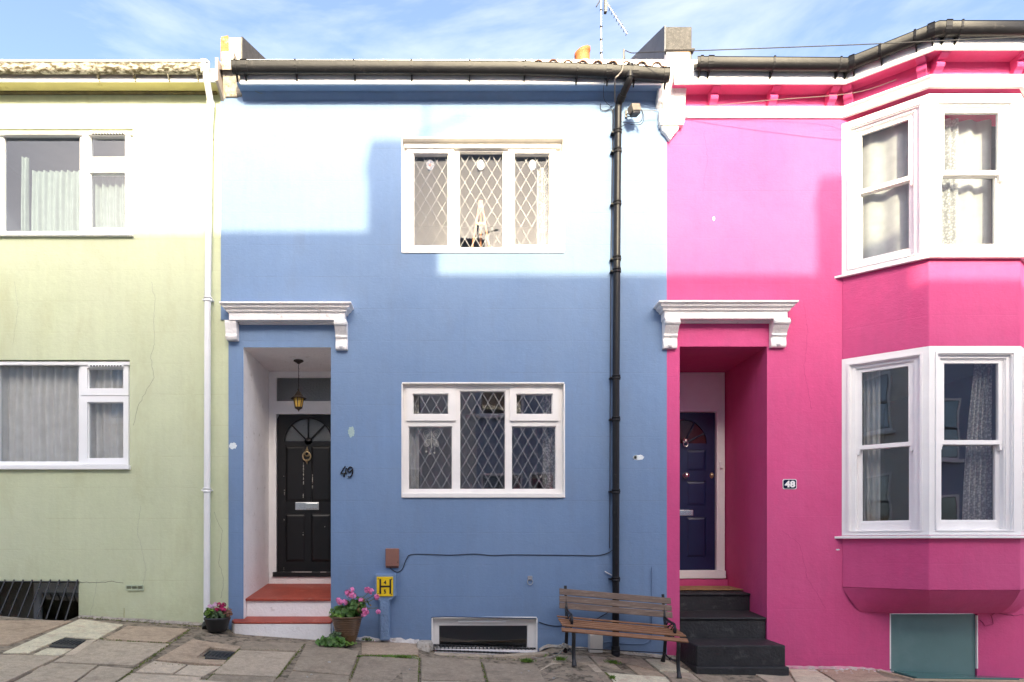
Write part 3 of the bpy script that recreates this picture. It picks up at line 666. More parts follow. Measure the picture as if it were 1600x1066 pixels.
# ------------------------------------------------------------------ door 49 (black, deep porch)
YD = 1.04
def d49():
    x0, x1 = X(433, YD), X(433, YD)+.765; zb, zt = Z(897, YD), Z(648, YD); cx = (x0+x1)/2
    # frame around door and transom light
    fx0, fx1 = doorB[0]+.003, doorB[1]-.003; tz0, tz1 = Z(628, YD), Z(591, YD)
    fr = MB(); fr.plate(fx0, fx1, -.1, doorB[3]-.004, [(x0-.004, x1+.004, zb-.0, zt+.004), (x0, x1, tz0, tz1)], YD-.03, .07, rim=False)
    frame = fr.build('door_frame', white, hb, bevel=.004)
    m = MB(); a = .02; m.plate(x0-.03, x1+.03, zb-.02, zt+.03, [(x0-.001, x1+.001, zb-.03, zt+.001)], YD-.045, .018); m.build('architrave', white, frame, bevel=.004)
    m = MB(); m.plate(x0-.02, x1+.02, tz0-.02, tz1+.02, [(x0, x1, tz0, tz1)], YD-.045, .018); m.build('transom_frame', white, frame, bevel=.004)
    m = MB(); m.add([(x0, YD, tz0), (x1, YD, tz0), (x1, YD, tz1), (x0, YD, tz1)], [(0, 1, 2, 3)]); m.build('pane', glass_dk, frame)
    m = MB(); m.box(x0-.05, x1+.05, YD+.06, YD+.9, zb-.1, tz1+.1); m.f = m.f[:2]+m.f[3:]; m.build('hallway', roomd, hb)
    # door leaf with sunk panels and fan light
    W = x1-x0; st = .105; yf = YD; cm = .075
    zs = [zb+.02, zb+.20, Z(740, YD)-.045*0, 0]
    pz = [(Z(878, YD), Z(803, YD)), (Z(784, YD), Z(697+0, YD))]
    pans = []
    for za, zb_ in pz:
        pans += [(x0+st, cx-cm/2, za, zb_), (cx+cm/2, x1-st, za, zb_)]
    fz0, fz1 = Z(691, YD), Z(652, YD); rad = fz1-fz0; rw = W/2-.09
    dm = MB(); dm.plate(x0, x1, zb, fz0-.0, pans, yf, .012, rim=True)
    # upper part of leaf with a half-round opening
    n = 20; outer = []; inner = []
    for i in range(n+1):
        a = math.pi*i/n; inner.append((cx-rw*math.cos(a), fz0+.012+rad*.93*math.sin(a)))
    pts = [(x0, yf, fz0), (x0, yf, zt), (x1, yf, zt), (x1, yf, fz0)]
    vs_ = []; fs = []
    for i, (a, b) in enumerate(inner):
        t_ = i/n
        tx = x0+(x1-x0)*t_; tz = zt
        if t_ < .18: tx = x0; tz = fz0+.012+(zt-fz0-.012)*t_/.18
        elif t_ > .82: tx = x1; tz = fz0+.012+(zt-fz0-.012)*(1-t_)/.18
        else: tx = x0+(x1-x0)*(t_-.18)/.64
        vs_ += [(a, yf, b), (tx, yf, tz), (a, yf+.02, b)]
    for i in range(n): fs += [(i*3, i*3+3, i*3+4, i*3+1), (i*3+2, i*3+5, i*3+3, i*3)]
    dm.add(vs_, fs); dm.box(x0, x1, yf, yf+.03, fz0, fz0+.012)
    leaf = dm.build('door', blackd, hb)
    m = MB(); m.add([(x0, yf+.03, zb), (x1, yf+.03, zb), (x1, yf+.03, fz0), (x0, yf+.03, fz0)], [(0, 1, 2, 3)]); m.build('door_back', blackd, leaf)
    for p in pans:
        m = MB(); x_0, x_1, z_0, z_1 = p; i = .03
        m.add([(x_0, yf+.012, z_0), (x_1, yf+.012, z_0), (x_1, yf+.012, z_1), (x_0, yf+.012, z_1), (x_0+i, yf+.001, z_0+i), (x_1-i, yf+.001, z_0+i), (x_1-i, yf+.001, z_1-i), (x_0+i, yf+.001, z_1-i)],
              [(4, 5, 6, 7), (0, 1, 5, 4), (1, 2, 6, 5), (2, 3, 7, 6), (3, 0, 4, 7)])
        m.build('panel', blackd, leaf)
        # chips where the paint has gone on the panel edges
    m = MB(); m.add([(cx, yf+.022, fz0+.012)]+[(a, yf+.022, b) for a, b in inner], [(0, i, i+1) for i in range(1, n+1)]); m.build('fanlight', glass_dk, leaf)
    for a in (36, 72, 108, 144)[:] if False else (45, 90, 135):
        aa = R(a); m = MB(); e = (cx-rw*math.cos(aa), yf+.006, fz0+.012+rad*.93*math.sin(aa)); m.tube([(cx-.05*math.cos(aa), yf+.006, fz0+.012+.04*math.sin(aa)), e], .011, 5); m.build('glazing_bar', blackd, leaf)
    m = MB(); m.lathe((cx, yf+.012, fz0+.010), [(0, -.012), (.045, -.012), (.05, 0)], 16, 'y'); m.build('hub', blackd, leaf)
    m = MB(); m.tube([(a, yf-.002, b) for a, b in inner], .010, 6); m.build('arch_moulding', blackd, leaf)
    # weather board
    m = MB(); m.box(x0-.035, x1+.03, YD-.085, YD+.01, Z(901, YD), Z(893.5, YD)); m.build('weather_board', blackd, leaf, bevel=.006)
    for (px, py, wd, hh) in ((474, 893.2, 26, 1.4), (505, 893.4, 9, 1.2), (459, 893.3, 7, 1.0)): m = MB(); m.box(X(px-wd/2, YD-.09), X(px+wd/2, YD-.09), YD-.0875, YD-.08, Z(py+hh, YD-.09), Z(py, YD-.09)); m.build('paint_chip', chip, leaf)
    for (px, py, hh) in ((474.2, 740, 34), (488.3, 752, 24), (473.8, 775, 8), (444.5, 770, 9), (443.5, 745, 5), (473.6, 834, 5), (444, 812, 4), (443.6, 890, 6), (507.5, 823, 4)):
        m = MB()
        for k in range(int(hh)):
            if random.random() < .62: a = random.uniform(.5, 1.2)/127; m.box(X(px, YD)-a*.6, X(px, YD)+a*.5, yf-.0015, yf+.004, Z(py+hh/2-k, YD), Z(py+hh/2-k-random.uniform(.5, 1), YD))
        if m.v: m.build('paint_chip', chip, leaf)
    # letter plate, knocker
    lx, lz = X(480, YD), Z(791, YD)
    m = MB(); m.box(lx-.145, lx+.145, yf-.010, yf+.002, lz-.047, lz+.047); lp = m.build('letter_plate', chrome, leaf, bevel=.004)
    m = MB(); m.box(lx-.015, lx+.135, yf-.017, yf-.008, lz-.036, lz+.036); m.build('letter_flap', chrome, leaf, bevel=.004)
    kx = X(480, YD)
    m = MB(); k0 = Z(704, YD); m.lathe((kx, yf-.01, k0), [(0, -.02), (.014, -.015), (.02, 0), (.012, .012)], 12, 'y'); m.lathe((kx, yf-.008, k0-.045), [(.018, -.012), (.034, -.006), (.034, .008)], 14, 'y')
    pts = [(kx+.048*math.sin(a), yf-.03, k0-.075-.055*math.cos(a)) for a in [i*2*math.pi/16 for i in range(17)]]
    m.tube(pts, .009, 6); m.lathe((kx, yf-.035, k0-.132), [(0, -.02), (.014, -.012), (.018, 0), (.01, .02)], 10, 'y'); m.tube([(kx, yf-.01, k0-.13), (kx, yf-.01, k0-.17)], .01, 8, r2=.004); m.tube([(kx, yf-.01, k0+.01), (kx, yf-.01, k0+.045)], .010, 8, r2=.002)
    m.build('door_knocker', brass, leaf)
d49()
# lantern hung in porch
YL = .52
t = thing('hanging_lantern', 'amber glass porch lantern hanging on a chain in front of black door', 'lantern', P(466.5, 642, YL))
zl = lambda py: Z(py, YL)
xl = X(466.5, YL)
part('ceiling_rose', t, lamp_metal, lambda m: m.lathe((xl, YL, doorB[3]), [(0, 0), (.055, 0), (.058, -.012), (.03, -.028), (.012, -.04), (0, -.045)], 14))
def f(m):
    z = doorB[3]-.04
    while z > zl(616):
        m.tube([(xl+(.006 if int(z*50) % 2 else 0), YL, z), (xl-.0, YL+(.006 if int(z*50) % 2 else -.006), z-.016), (xl, YL, z-.03)], .004, 5); z -= .027
part('chain', t, lamp_metal, f)
part('lamp_hood', t, lamp_metal, lambda m: m.lathe((xl, YL, zl(621)), [(.088, -.020), (.092, -.012), (.055, .012), (.024, .06), (.012, .075), (.012, .095), (0, .10)], 8, sm=False))
part('lamp_glass', t, amber, lambda m: m.lathe((xl, YL, zl(637)), [(0, 0), (.040, 0), (.058, .10), (.056, .106)], 8, sm=False))
def f(m):
    for k in range(8):
        a = 2*math.pi*k/8; m.tube([(xl+.042*math.cos(a), YL+.042*math.sin(a), zl(637)), (xl+.060*math.cos(a), YL+.060*math.sin(a), zl(637)+.105)], .004, 5)
part('lamp_frame', t, lamp_metal, f)
part('finial', t, lamp_metal, lambda m: m.lathe((xl, YL, zl(637)), [(.045, .004), (.042, -.01), (.018, -.022), (.008, -.034), (0, -.05)], 8))
# steps 49
def f(m):
    x0, x1 = doorB[0]+.003, doorB[1]-.003
    m.prism_x([(.10, Z(966, .1)-.02), (.10, Z(938, .1)), (1.0, Z(914, 1.0)-.012), (1.0, -.2), (.10, -.2)], x0, x1)
part('upper_step', hb, whitem, f, bevel=.006)
part('upper_step_tread', hb, redp, lambda m: m.prism_x([(.075, Z(938, .1)-.008), (.07, Z(938, .1)+.018), (1.0, Z(913, 1.0)+.01), (1.0, Z(913, 1)-.03)], X(382, .08), doorB[1]-.004), bevel=.007)
xs0, xs1 = X(361, -.13), X(517, -.13)
def f(m):
    zt_ = Z(972, -.13)
    m.prism_z([(xs0+.03, -.13), (xs1, -.13), (xs1+.0, .15), (doorB[0]+.006, .15), (doorB[0]+.006, -.005), (xs0-.015, -.005), (xs0-.015, -.06)], -.25, zt_-.02)
part('lower_step', hb, whitem, f, bevel=.008)
def f(m):
    zt_ = Z(972, -.13)
    q = [(xs0+.03, -.135), (xs1, -.135), (xs1, .098), (doorB[0]+.007, .098), (doorB[0]+.007, -.004), (xs0-.012, -.004), (xs0-.012, -.06)]
    n = len(q); top = [(x, y, zt_+.0+(y+.13)*.16) for x, y in q]; bot = [(x, y, zt_-.0195) for x, y in q]
    m.add(bot+top, [tuple(range(n-1, -1, -1)), tuple(range(n, 2*n))]+[(i, (i+1) % n, (i+1) % n+n, i+n) for i in range(n)])
part('lower_step_tread', hb, redp, f, bevel=.006)
part('threshold', hb, whitem, lambda m: m.box(doorB[0]+.01, doorB[1]-.01, YD-.06, YD+.04, Z(917, YD), Z(901.5, YD-.06)), bevel=.006)

# ------------------------------------------------------------------ door hoods
def hood(parent, pxa, pxb, ytop, y2, yfb, ysof, brackets, mat, label=None):
    """moulded cornice shelf with mitred returns, on two scrolled brackets"""
    pj = .20
    xa, xb = X(pxa, -pj), X(pxb, -pj); z = lambda py, Y: Z(py, Y)
    zt_ = Z(ytop, -pj); zf0 = Z(yfb, -.12); zs = zf0
    prof = [(-.14, zt_+.012), (.0, zt_), (.0, zt_-.018), (-.022, zt_-.032), (-.03, zt_-.05), (-.055, zt_-.068), (-.06, zt_-.085), (-.08, zt_-.092), (-.08, zs), (-.14, zs)]
    path = [(xa, .03), (xa, -pj), (xb, -pj), (xb, .03)]
    m = MB(); m.sweep(path, prof, closed=True)
    # top and bottom fill
    m.add([(xa+.13, .02, zt_+.010), (xb-.13, .02, zt_+.010), (xb-.13, -pj+.13, zt_+.011), (xa+.13, -pj+.13, zt_+.011)], [(3, 2, 1, 0)])
    m.box(xa+.10, xb-.10, -pj+.10, .02, zs+.012, zt_-.03)
    h_ = m.build('door_hood', mat, parent, bevel=.003)
    m = MB(); m.box(xa+.16, xb-.16, -.035, .02, Z(ysof), zs+.02); m.build('soffit_moulding', mat, h_, bevel=.004)
    for (ba, bb, bt, bbot, short) in brackets:
        x0, x1 = X(ba, -.08), X(bb, -.08); z1_, z0_ = zs+.006, Z(bbot, -.04); hh = z1_-z0_
        pf = []
        if short: pf = [(.02, z1_), (-.105, z1_), (-.105, z1_-.03), (-.09, z1_-.08), (-.075, z0_+.06), (-.085, z0_+.03), (-.07, z0_), (.02, z0_)]
        else:
            for i in range(15):
                t_ = i/14; pr_ = .105*(1-t_)**1.1+.028+.018*math.sin(t_*math.pi*2.6)
                if .56 < t_ < .64: pr_ += .016
                pf.append((-pr_, z1_-hh*t_))
            pf = [(.02, z1_)]+pf+[(-.02, z0_-.006), (.02, z0_)]
        b = MB(); b.prism_x(pf, x0, x1); bo = b.build('bracket', mat, h_, bevel=.004)
        s = MB()
        if not short:
            s.lathe((0, -.115, z1_-hh*.14), [(0, 0), (.012, 0), (.03, .004), (.03, (x1-x0)-.004+.012), (.012, (x1-x0)+.012), (0, (x1-x0)+.012)], 12, 'x'); s.v = [(v[0]+x0-.006, v[1], v[2]) for v in s.v]
            s.build('scroll', mat, h_); s = MB()
            s.lathe((x0+(x1-x0)/2, -.03, z0_+.025), [(0, -.04), (.018, -.034), (.026, -.02), (.026, .0)], 12, 'y')
            s.build('drop', mat, h_)
    return h_
hood(hb, 342, 548.5, 471, 489, 500, 508, [(352, 370, 503, 532, True), (523.5, 542, 503, 546, False)], whitem)

# ------------------------------------------------------------------ blue basement window and light well
Yc = .06
h = (bwC[0], bwC[1], Z(1040), bwC[3])
pnl = [pr(685, 825, 977, 1013, Yc)]
wc = window(hb, h, Yc, pnl, creamf, glass_low, False, (), None, 'low basement window at pavement level')
m = MB(); m.box(X(716), X(791), .035, .06, Z(973.5), Z(970.5)); m.build('vent_bar', upvc, wc, bevel=.003)
part('window_lining', hb, creamf, lambda m: head(m, h, .06), bevel=.003)
rooms(hb, h[0]-.2, h[1]+.2, h[2]-.3, h[3]+.0, .13, 1.8, roomd)
part('lintel_edge', hb, M('dark_blue_drip', (.05, .08, .15), .7), lambda m: m.tube([P(674, 964.6, -.004), P(700, 963.5, -.006), P(760, 965, -.006), P(838, 966.5, -.004)], .006, 5))
part('light_well', hb, whitem, lambda m: m.add([(WELL_B[0], .16, Z(1100)), (WELL_B[1], .16, Z(1100)), (WELL_B[1], WELL_B[2], Z(1100)), (WELL_B[0], WELL_B[2], Z(1100)),
      (WELL_B[0], .16, Z(1024)), (WELL_B[1], .16, Z(1024)), (WELL_B[1], WELL_B[2], Z(1012)), (WELL_B[0], WELL_B[2], Z(1010))], [(0, 1, 2, 3), (3, 2, 6, 7), (0, 3, 7, 4), (2, 1, 5, 6)]))
t = thing('pavement_grating', 'black iron bar grating over light well of the blue basement window', 'grating', ((WELL_B[0]+WELL_B[1])/2, -.08, Z(1030)))
zA, zB = zw(WELL_B[0]), zw(WELL_B[1])
for i in range(26):
    u = (i+.5)/26; x = WELL_B[0]+(WELL_B[1]-WELL_B[0])*u; zz = zA+.030+(zB-zA)*u
    part('grate_bar', t, iron, lambda m: m.prism_x([(WELL_B[2]-.012, zz-.040), (.05, zz-.014), (.05, zz+.004), (WELL_B[2]-.012, zz-.022)], x-.006, x+.006))
for y, dz in ((WELL_B[2]-.005, .0), (.045, .024)): part('grate_rail', t, iron, lambda m: m.tube([(WELL_B[0]-.02, y, zA+dz), (WELL_B[1]+.02, y, zB+dz)], .009, 6))
# coping round the well and lump of cement
def coping(pts, mat, dz, name='coping_stone'):
    return slab(pts, mat, dz, name, .003, th=.07)
coping([(WELL_B[0]-.01, WELL_B[2]-.01), (.43, WELL_B[2]-.01), (.43, WELL_B[2]-.10), (WELL_B[0]-.02, WELL_B[2]-.10)], SL[1], -.004)
coping([(.435, WELL_B[2]-.01), (WELL_B[1]+.10, WELL_B[2]-.01), (WELL_B[1]+.12, WELL_B[2]-.10), (.435, WELL_B[2]-.10)], SL[1], -.006)
m = MB(); n = 10
ll = [(X(655), 0), (X(676), 0), (X(678), -.14), (X(672), -.24), (X(653), -.25), (X(651), -.1)]
m.prism_z(ll, zw(-.3)-.06, zw(-.3)+.05, [(x*.9+X(664)*.1, y*.8-.02) for x, y in ll]); m.build('cement_kerb', stone, pavement, bevel=.02)

# ------------------------------------------------------------------ green basement opening
gb = gh[2]
def f(m):
    x0, x1 = gb[0], gb[1]; zt_ = gb[3]
    m.add([(x0, GY, -.6), (x1, GY, -.6), (x1, .62, -.6), (x0, .62, -.6), (x0, GY, zt_), (x1, GY, zt_), (x1, .62, zt_), (x0, .62, zt_)], [(7, 6, 5, 4), (1, 5, 6, 2), (2, 6, 7, 3), (3, 7, 4, 0)])
    m.add([(x0, GY, -.6), (x1, GY, -.6), (x1, -.25, -.6), (x0, -.25, -.6), (x0, -.25, zw(x0)-.03), (x1, -.25, zw(x1)-.03), (x1, GY, zw(x1))], [(0, 1, 2, 3), (3, 2, 5, 4), (1, 6, 5, 2)])
part('light_well', hg, cellar, f)
bm = window(hg, (X(52, .55), X(150, .55), Z(1010, .55), Z(905, .55)), .55, [(X(62, .55), X(140, .55), Z(1000, .55), Z(925, .55))], upvc, glass_low, False, (), None, 'basement window down in the light well')
m = MB(); m.box(X(62, .6), X(145, .6), .62, .63, Z(1010, .6), Z(905, .6)); m.build('room', roomd, hg)
for i in range(13):
    px = -52+i*14.2
    pt, pb = P(px+2, 909, -.012), None
    x = pt[0]; part('window_bar', hg, iron, lambda m: m.tube([(x, -.0, Z(906)), (x, -.018, Z(911)), (x, -.245, gz(x, -.25)+.0)], .0085, 7))
part('window_bar_rail', hg, iron, lambda m: m.tube([(gb[0], -.005, Z(909)), (gb[1]+.01, -.005, Z(909.5))], .010, 6))
# air vent in green wall
t = thing('air_vent', 'small slotted vent low in the green wall, left of white pipe', 'vent', P(210, 922))
vm = M('green_painted_vent', (.46, .52, .36), .6, .1, 20)
part('plate', t, vm, lambda m: m.plate(X(196.5), X(224.5), Z(923), Z(914), [(X(198), X(205), Z(920.5), Z(916)), (X(206), X(214), Z(920.5), Z(916)), (X(215), X(223), Z(920.5), Z(916))], -.003, .014), bevel=.001)
def f(m):
    for i in range(18): x = X(198+i*1.4); m.box(x, x+.004, .0, .004, Z(920.5), Z(916))
part('slat', t, M('vent_dark', (.16, .17, .12), .8), f)

# ------------------------------------------------------------------ eaves, gutters
def gutter(path, zt_, r, dep, mat, label, xcl, loc, parentless=True, fas=None):
    t = thing('gutter', label, 'gutter', loc)
    prof = []
    for i in range(11):
        a = math.pi*i/10; prof.append((r-r*math.cos(a), zt_-dep*math.sin(a)**.75))
    prof2 = [(o_*(1-2*.004/(2*r))+.004, z_+.005) for o_, z_ in prof[::-1]]
    prof = prof+[(2*r+.006, zt_+.004), (2*r-.004, zt_+.006)]+prof2
    m = MB(); m.sweep(path, prof, closed=True); m.sm = [True]*len(m.sm)
    o = m.build('channel', mat, t)
    md = o.modifiers.new('edge', 'EDGE_SPLIT'); md.split_angle = R(50)
    nr = None
    for k in xcl:
        seg, u, wd = k
        a, b = Vector(path[seg]), Vector(path[seg+1]); d2 = (b-a); L_ = math.hypot(d2.x, d2.y); dd = Vector((d2.x/L_, d2.y/L_, d2.z/L_)) if len(path[0]) > 2 else Vector((d2.x/L_, d2.y/L_, 0))
        c = a+d2*u
        if len(path[0]) < 3: c = Vector((c[0], c[1], 0))
        p2 = [(c.x-dd.x*wd/2, c.y-dd.y*wd/2, c.z), (c.x+dd.x*wd/2, c.y+dd.y*wd/2, c.z)]
        q = [(r-(r+.005)*math.cos(math.pi*i/10), zt_+.002-(dep+.006)*math.sin(math.pi*i/10)**.75) for i in range(11)]
        q = q+[(2*r+.012, zt_+.012), (2*r, zt_+.012)]
        mm = MB(); mm.sweep(p2, q, closed=True); 
        pf = [(-.002, zt_-dep-.05), (.006, zt_-dep-.05), (2*r*.75, zt_-dep*.93), (.0, zt_-dep*.5)]
        mm.sweep([(c.x-dd.x*.006, c.y-dd.y*.006, c.z), (c.x+dd.x*.006, c.y+dd.y*.006, c.z)], pf, closed=True)
        mm.build('gutter_bracket' if wd < .05 else 'joint_collar', mat, t)
    return t
PJ = .18
# blue
part('soffit', hb, blue, lambda m: m.box(X(378), XB-.10, -PJ, .03, EAVE, EAVE+.02))
part('eaves_cove', hb, blue, lambda m: m.prism_x([(.01, EAVE-.075), (-.014, EAVE-.055), (-.05, EAVE-.012), (-.055, EAVE-.001), (.01, EAVE-.001)], X(380), XB-.11))
part('fascia', hb, white, lambda m: (m.box(X(376, -PJ), XB-.10, -PJ-.02, -PJ+.004, EAVE-.012, EAVE+.24), m.box(X(376, -PJ), XB-.10, -PJ-.026, -PJ+.002, EAVE-.018, EAVE+.004)), bevel=.003)
zt49 = Z(95, -.31)
gp = [(X(366, -.2), -PJ-.02, 0), (X(640, -.2), -PJ-.02, -.004), (X(820, -.2), -PJ-.02, -.012), (X(980, -.2), -PJ-.02, -.05), (X(1042, -.2), -PJ-.02, -.085)]
gt = gutter(gp, zt49, .056, .098, black_pipe, 'long black plastic gutter sagging along the eaves of the blue house',
       [(0, .02, .02), (0, .07, .07), (0, .36, .02), (0, .69, .02), (1, .02, .02), (1, .52, .02), (1, .995, .02), (2, .5, .02), (2, .80, .06), (3, .15, .06), (3, .93, .06)], (0, -.25, zt49-.1))
# green: boxed eaves
EG = EAVE+.02
part('soffit', hg, soffit_y, lambda m: m.box(-8, X(336, -PJ)-.0, -PJ+.003, .03, EG-.0, EG+.02))
part('eaves_board', hg, M('mossy_eaves_board', (.17, .14, .07), .9, .3, 12, .5, 50), lambda m: m.box(-8, X(338, -.03), -.03, .02, EG-.016, EG-.001))  # dark line of moss at the back of the soffit
part('fascia', hg, M('shaded_stained_white_fascia', (.74, .66, .58), .6, .06, 7, col2=(.52, .40, .30), c2=(.55, .75), c2s=6), lambda m: m.box(-8, X(337, -PJ), -PJ-.015, -PJ+.002, EG+.028, EG+.125), bevel=.002)  # stains, with the gutter's brown shade also put into the colour
part('fascia_lip', hg, white, lambda m: m.box(-8, X(337, -PJ), -PJ-.022, -PJ+.002, EG-.012, EG+.026), bevel=.003)
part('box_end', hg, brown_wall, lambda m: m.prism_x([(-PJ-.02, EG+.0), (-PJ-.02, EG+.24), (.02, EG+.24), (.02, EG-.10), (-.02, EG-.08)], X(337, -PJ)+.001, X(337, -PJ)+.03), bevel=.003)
ztg = Z(96, -.3)
gg = gutter([(-8, -PJ-.015, 0), (X(325, -.2), -PJ-.015, -.004)], ztg, .055, .090, moss_gutter, 'white plastic gutter stained with moss along the green house eaves',
       [(0, 1-(325-135)/1365, .02), (0, 1-(325-224)/1365, .05), (0, 1-(325-300)/1365, .07), (0, 1-(325-40)/1365, .02)], (-4.6, -.25, ztg-.1))
# bright top bead of the mossy gutter is clean plastic
part('gutter_lip', gg, white_pipe, lambda m: m.tube([(-8, -PJ-.015-.112, ztg+.002), (X(325, -.3), -PJ-.015-.112, ztg-.002)], .0125, 8))

# downpipes
def downpipe(label, pts, r, mat, collars, loc, shoe=None, cl_h=.05):
    t = thing('downpipe', label, 'drainpipe', loc)
    part('pipe', t, mat, lambda m: m.tube(pts, r, 16))
    for c in collars:
        part('collar', t, mat, lambda m: m.lathe((c[0], c[1], c[2]), [(r, -cl_h/2), (r+.007, -cl_h/2), (r+.007, -cl_h/6), (r+.004, -cl_h/6), (r+.004, cl_h/6), (r+.008, cl_h/6), (r+.008, cl_h/2), (r, cl_h/2)], 16))
        part('pipe_clip', t, mat, lambda m: (m.box(c[0]-r-.028, c[0]+r+.012, c[1]+.0, .01, c[2]-.008, c[2]+.008)), bevel=.002)
    return t
yp = -.062
def smooth(pts, k=4):
    """round the inner corners of a polyline a little"""
    out = [Vector(pts[0])]
    for a, b, c in zip(pts, pts[1:], pts[2:]):
        a, b, c = Vector(a), Vector(b), Vector(c); ra = min(.05, (a-b).length*.45); rc = min(.05, (c-b).length*.45)
        p0 = b+(a-b).normalized()*ra; p1 = b+(c-b).normalized()*rc
        for i in range(k+1): t_ = i/k; out.append(p0*(1-t_)**2+b*2*t_*(1-t_)+p1*t_**2)
    out.append(Vector(pts[-1])); return out
bp = [P(984, 101, -.27), P(984, 125, -.27), P(966, 163, yp), P(965, 260, yp), P(962.5, 600, yp), P(962, 1028, yp)]
xb = lambda py: P(965-2.8*min(1, max(0, (py-200)/500)), py, yp)
downpipe('tall black downpipe on the right of the blue wall, rising behind the bench', smooth(bp), .037, black_pipe, [xb(q) for q in (206, 236, 318, 404, 423, 590, 655, 768, 905)], P(962, 1030, yp))
o = [ob for ob in C.objects if ob.name.startswith('downpipe')][0]
part('elbow_collar', o, black_pipe, lambda m: m.tube([P(984, 114, -.27), P(984, 122, -.27)], .043, 16))
part('elbow_collar', o, black_pipe, lambda m: m.tube([P(973, 148, -.145), P(969, 157, -.10)], .044, 16))
part('shoe', o, black_pipe, lambda m: m.tube(smooth([P(962, 1010, yp), P(962, 1024, yp), P(963, 1032, -.14)]), .045, 16))
gpi = [P(321, 100, -.26), P(322, 117, -.26), P(330, 166, -.055), P(327.5, 200, -.055), P(324.5, 480, -.055), P(323, 979, -.055)]
downpipe('tall white downpipe at the right edge of the green house', smooth(gpi), .034, white_pipe, [P(325, 468, -.055), P(323.3, 766, -.055)], P(323, 980, -.055))
o = [ob for ob in C.objects if ob.name.startswith('downpipe')][-1]
for ob in C.objects:
    if ob.name.startswith('downpipe') and 'white' in ob['label']: o = ob
part('outlet', o, white_pipe, lambda m: m.tube([P(320, 97, -.26), P(320, 114, -.26)], .052, 16, r2=.042))
part('elbow_collar', o, white_pipe, lambda m: m.tube([P(328.5, 158, -.075), P(330, 168, -.055)], .041, 16))
part('cable_tie', o, M('rusty_wire', (.28, .18, .08), .8), lambda m: m.tube([P(326, 208, -.09), P(331, 214, -.06), P(334, 220, -.01)], .003, 5))
part('drain_stub', o, iron, lambda m: m.tube([P(322, 975, -.10), P(322, 982, -.16)], .04, 12))

# ------------------------------------------------------------------ roofs
def roof(parent, x0, x1, mat):
    pt = math.tan(R(22)); z0 = EAVE+.16
    part('roof', parent, mat, lambda m: m.add([(x0, -.16, z0), (x1, -.16, z0), (x1, 3.6, z0+3.76*pt), (x0, 3.6, z0+3.76*pt), (x0, 7.4, z0), (x1, 7.4, z0)], [(0, 1, 2, 3), (3, 2, 5, 4)]))
    part('back_wall', parent, M('back_render', (.4, .38, .35), .9), lambda m: m.add([(x0, 7.2, -.8), (x1, 7.2, -.8), (x1, 7.2, z0), (x0, 7.2, z0)], [(0, 1, 2, 3)]))
for p_, a, b in ((hg, -8, XG), (hb, XG, XB), (hp, XB, 9)): roof(p_, a, b, M('roof_covering', (.11, .08, .065), .85, .3, 6, .6, 30))
# clay pantiles along blue eaves
tl = bpy.data.meshes.new('roof_tile'); seg = 8; vs_ = []; fs = []
for j, (yy, zz) in enumerate(((0, 0), (.34, .34*math.tan(R(22))))):
    for rr in (1, .75):
        for i in range(seg+1):
            a = math.pi*i/seg; vs_.append((-.05*rr*math.cos(a), yy, zz+.042*rr*math.sin(a)))
    for rr in (0, 1): vs_.append((.05, yy, zz+.0-.006*rr)); vs_.append((.155-.05, yy, zz-.012*(1)-.006*rr))
n1 = seg+1; K = 2*n1+4
for i in range(seg): fs += [(i, i+1, K+i+1, K+i), (i, n1+i, n1+i+1, i+1)]
fs += [(2*n1, 2*n1+1, K+2*n1+1, K+2*n1), (2*n1, 2*n1+2, 2*n1+3, 2*n1+1)]
tl.from_pydata(vs_, [], fs); tl.materials.append(tilem); tl.update()
roofb = [ob for ob in C.objects if ob.name.startswith('roof') and ob.parent == hb][0]
i = 0; x = X(388)
while x < XB-.12:
    o = bpy.data.objects.new('roof_tile', tl); C.objects.link(o); o.parent = roofb
    sag = -.055*max(0, (x-.8)/1.5) if x > .8 else 0
    o.location = Vector((x, -.215+random.uniform(-.008, .008), EAVE+.172+(.022 if x > .8 else 0)+sag*.55+random.uniform(-.004, .005)))-WO[roofb.name]; o.rotation_euler = (0, random.uniform(-.06, .06), random.uniform(-.05, .05)); x += .155; i += 1

# parapets between the roofs
def parapet(x0, x1, y_top, y_shelf, parent, mats, label):
    t = thing('party_parapet', label, 'parapet', (x0, .2, EAVE))
    z0 = Z(y_shelf, -.12); zt_ = Z(y_top, -.02); k = .45
    part('raised_coping', t, mats[0], lambda m: m.prism_x([(-.02, z0), (-.02, zt_), (3.0, zt_+3.02*k), (3.0, z0)], x0, x1), bevel=.006)
    part('side_flashing', t, mats[1], lambda m: m.prism_x([(-.026, z0+.01), (-.026, zt_+.008), (3.0, zt_+3.02*k+.008), (3.0, z0)], *((x1-.001, x1+.014) if parent == 'l' else (x0-.014, x0+.001))))
    return t
t1 = parapet(X(345.5), X(378), 59, 98, 'l', (M('pale_weathered_render', (.62, .58, .52), .9, .12, 8, .8, 60, col2=(.42, .36, .28), c2=(.5, .7), c2s=9), slate), 'pale cement parapet with a tan brick strip between green and blue roofs')
part('brick_strip', t1, yellowbrick, lambda m: m.prism([(X(346), Z(98)), (X(346.5), Z(61)), (X(358), Z(58.5)), (X(358.5), Z(80)), (X(357), Z(98))], -.034, -.015), bevel=.004)
def f(m):
    # broken stepped cement corbel carrying the gutter end
    m.prism_x([(.01, Z(153)), (-.02, Z(153)), (-.10, Z(128)), (-.14, Z(105)), (-.14, Z(94)), (.01, Z(94))], X(352), X(372))
    m.prism_x([(.01, Z(156)), (-.01, Z(154)), (-.05, Z(130)), (-.06, Z(104)), (.01, Z(100))], X(346), X(353))
    m.prism_x([(.01, Z(152)), (-.03, Z(150)), (-.10, Z(132)), (-.12, Z(108)), (.01, Z(104))], X(371), X(379))
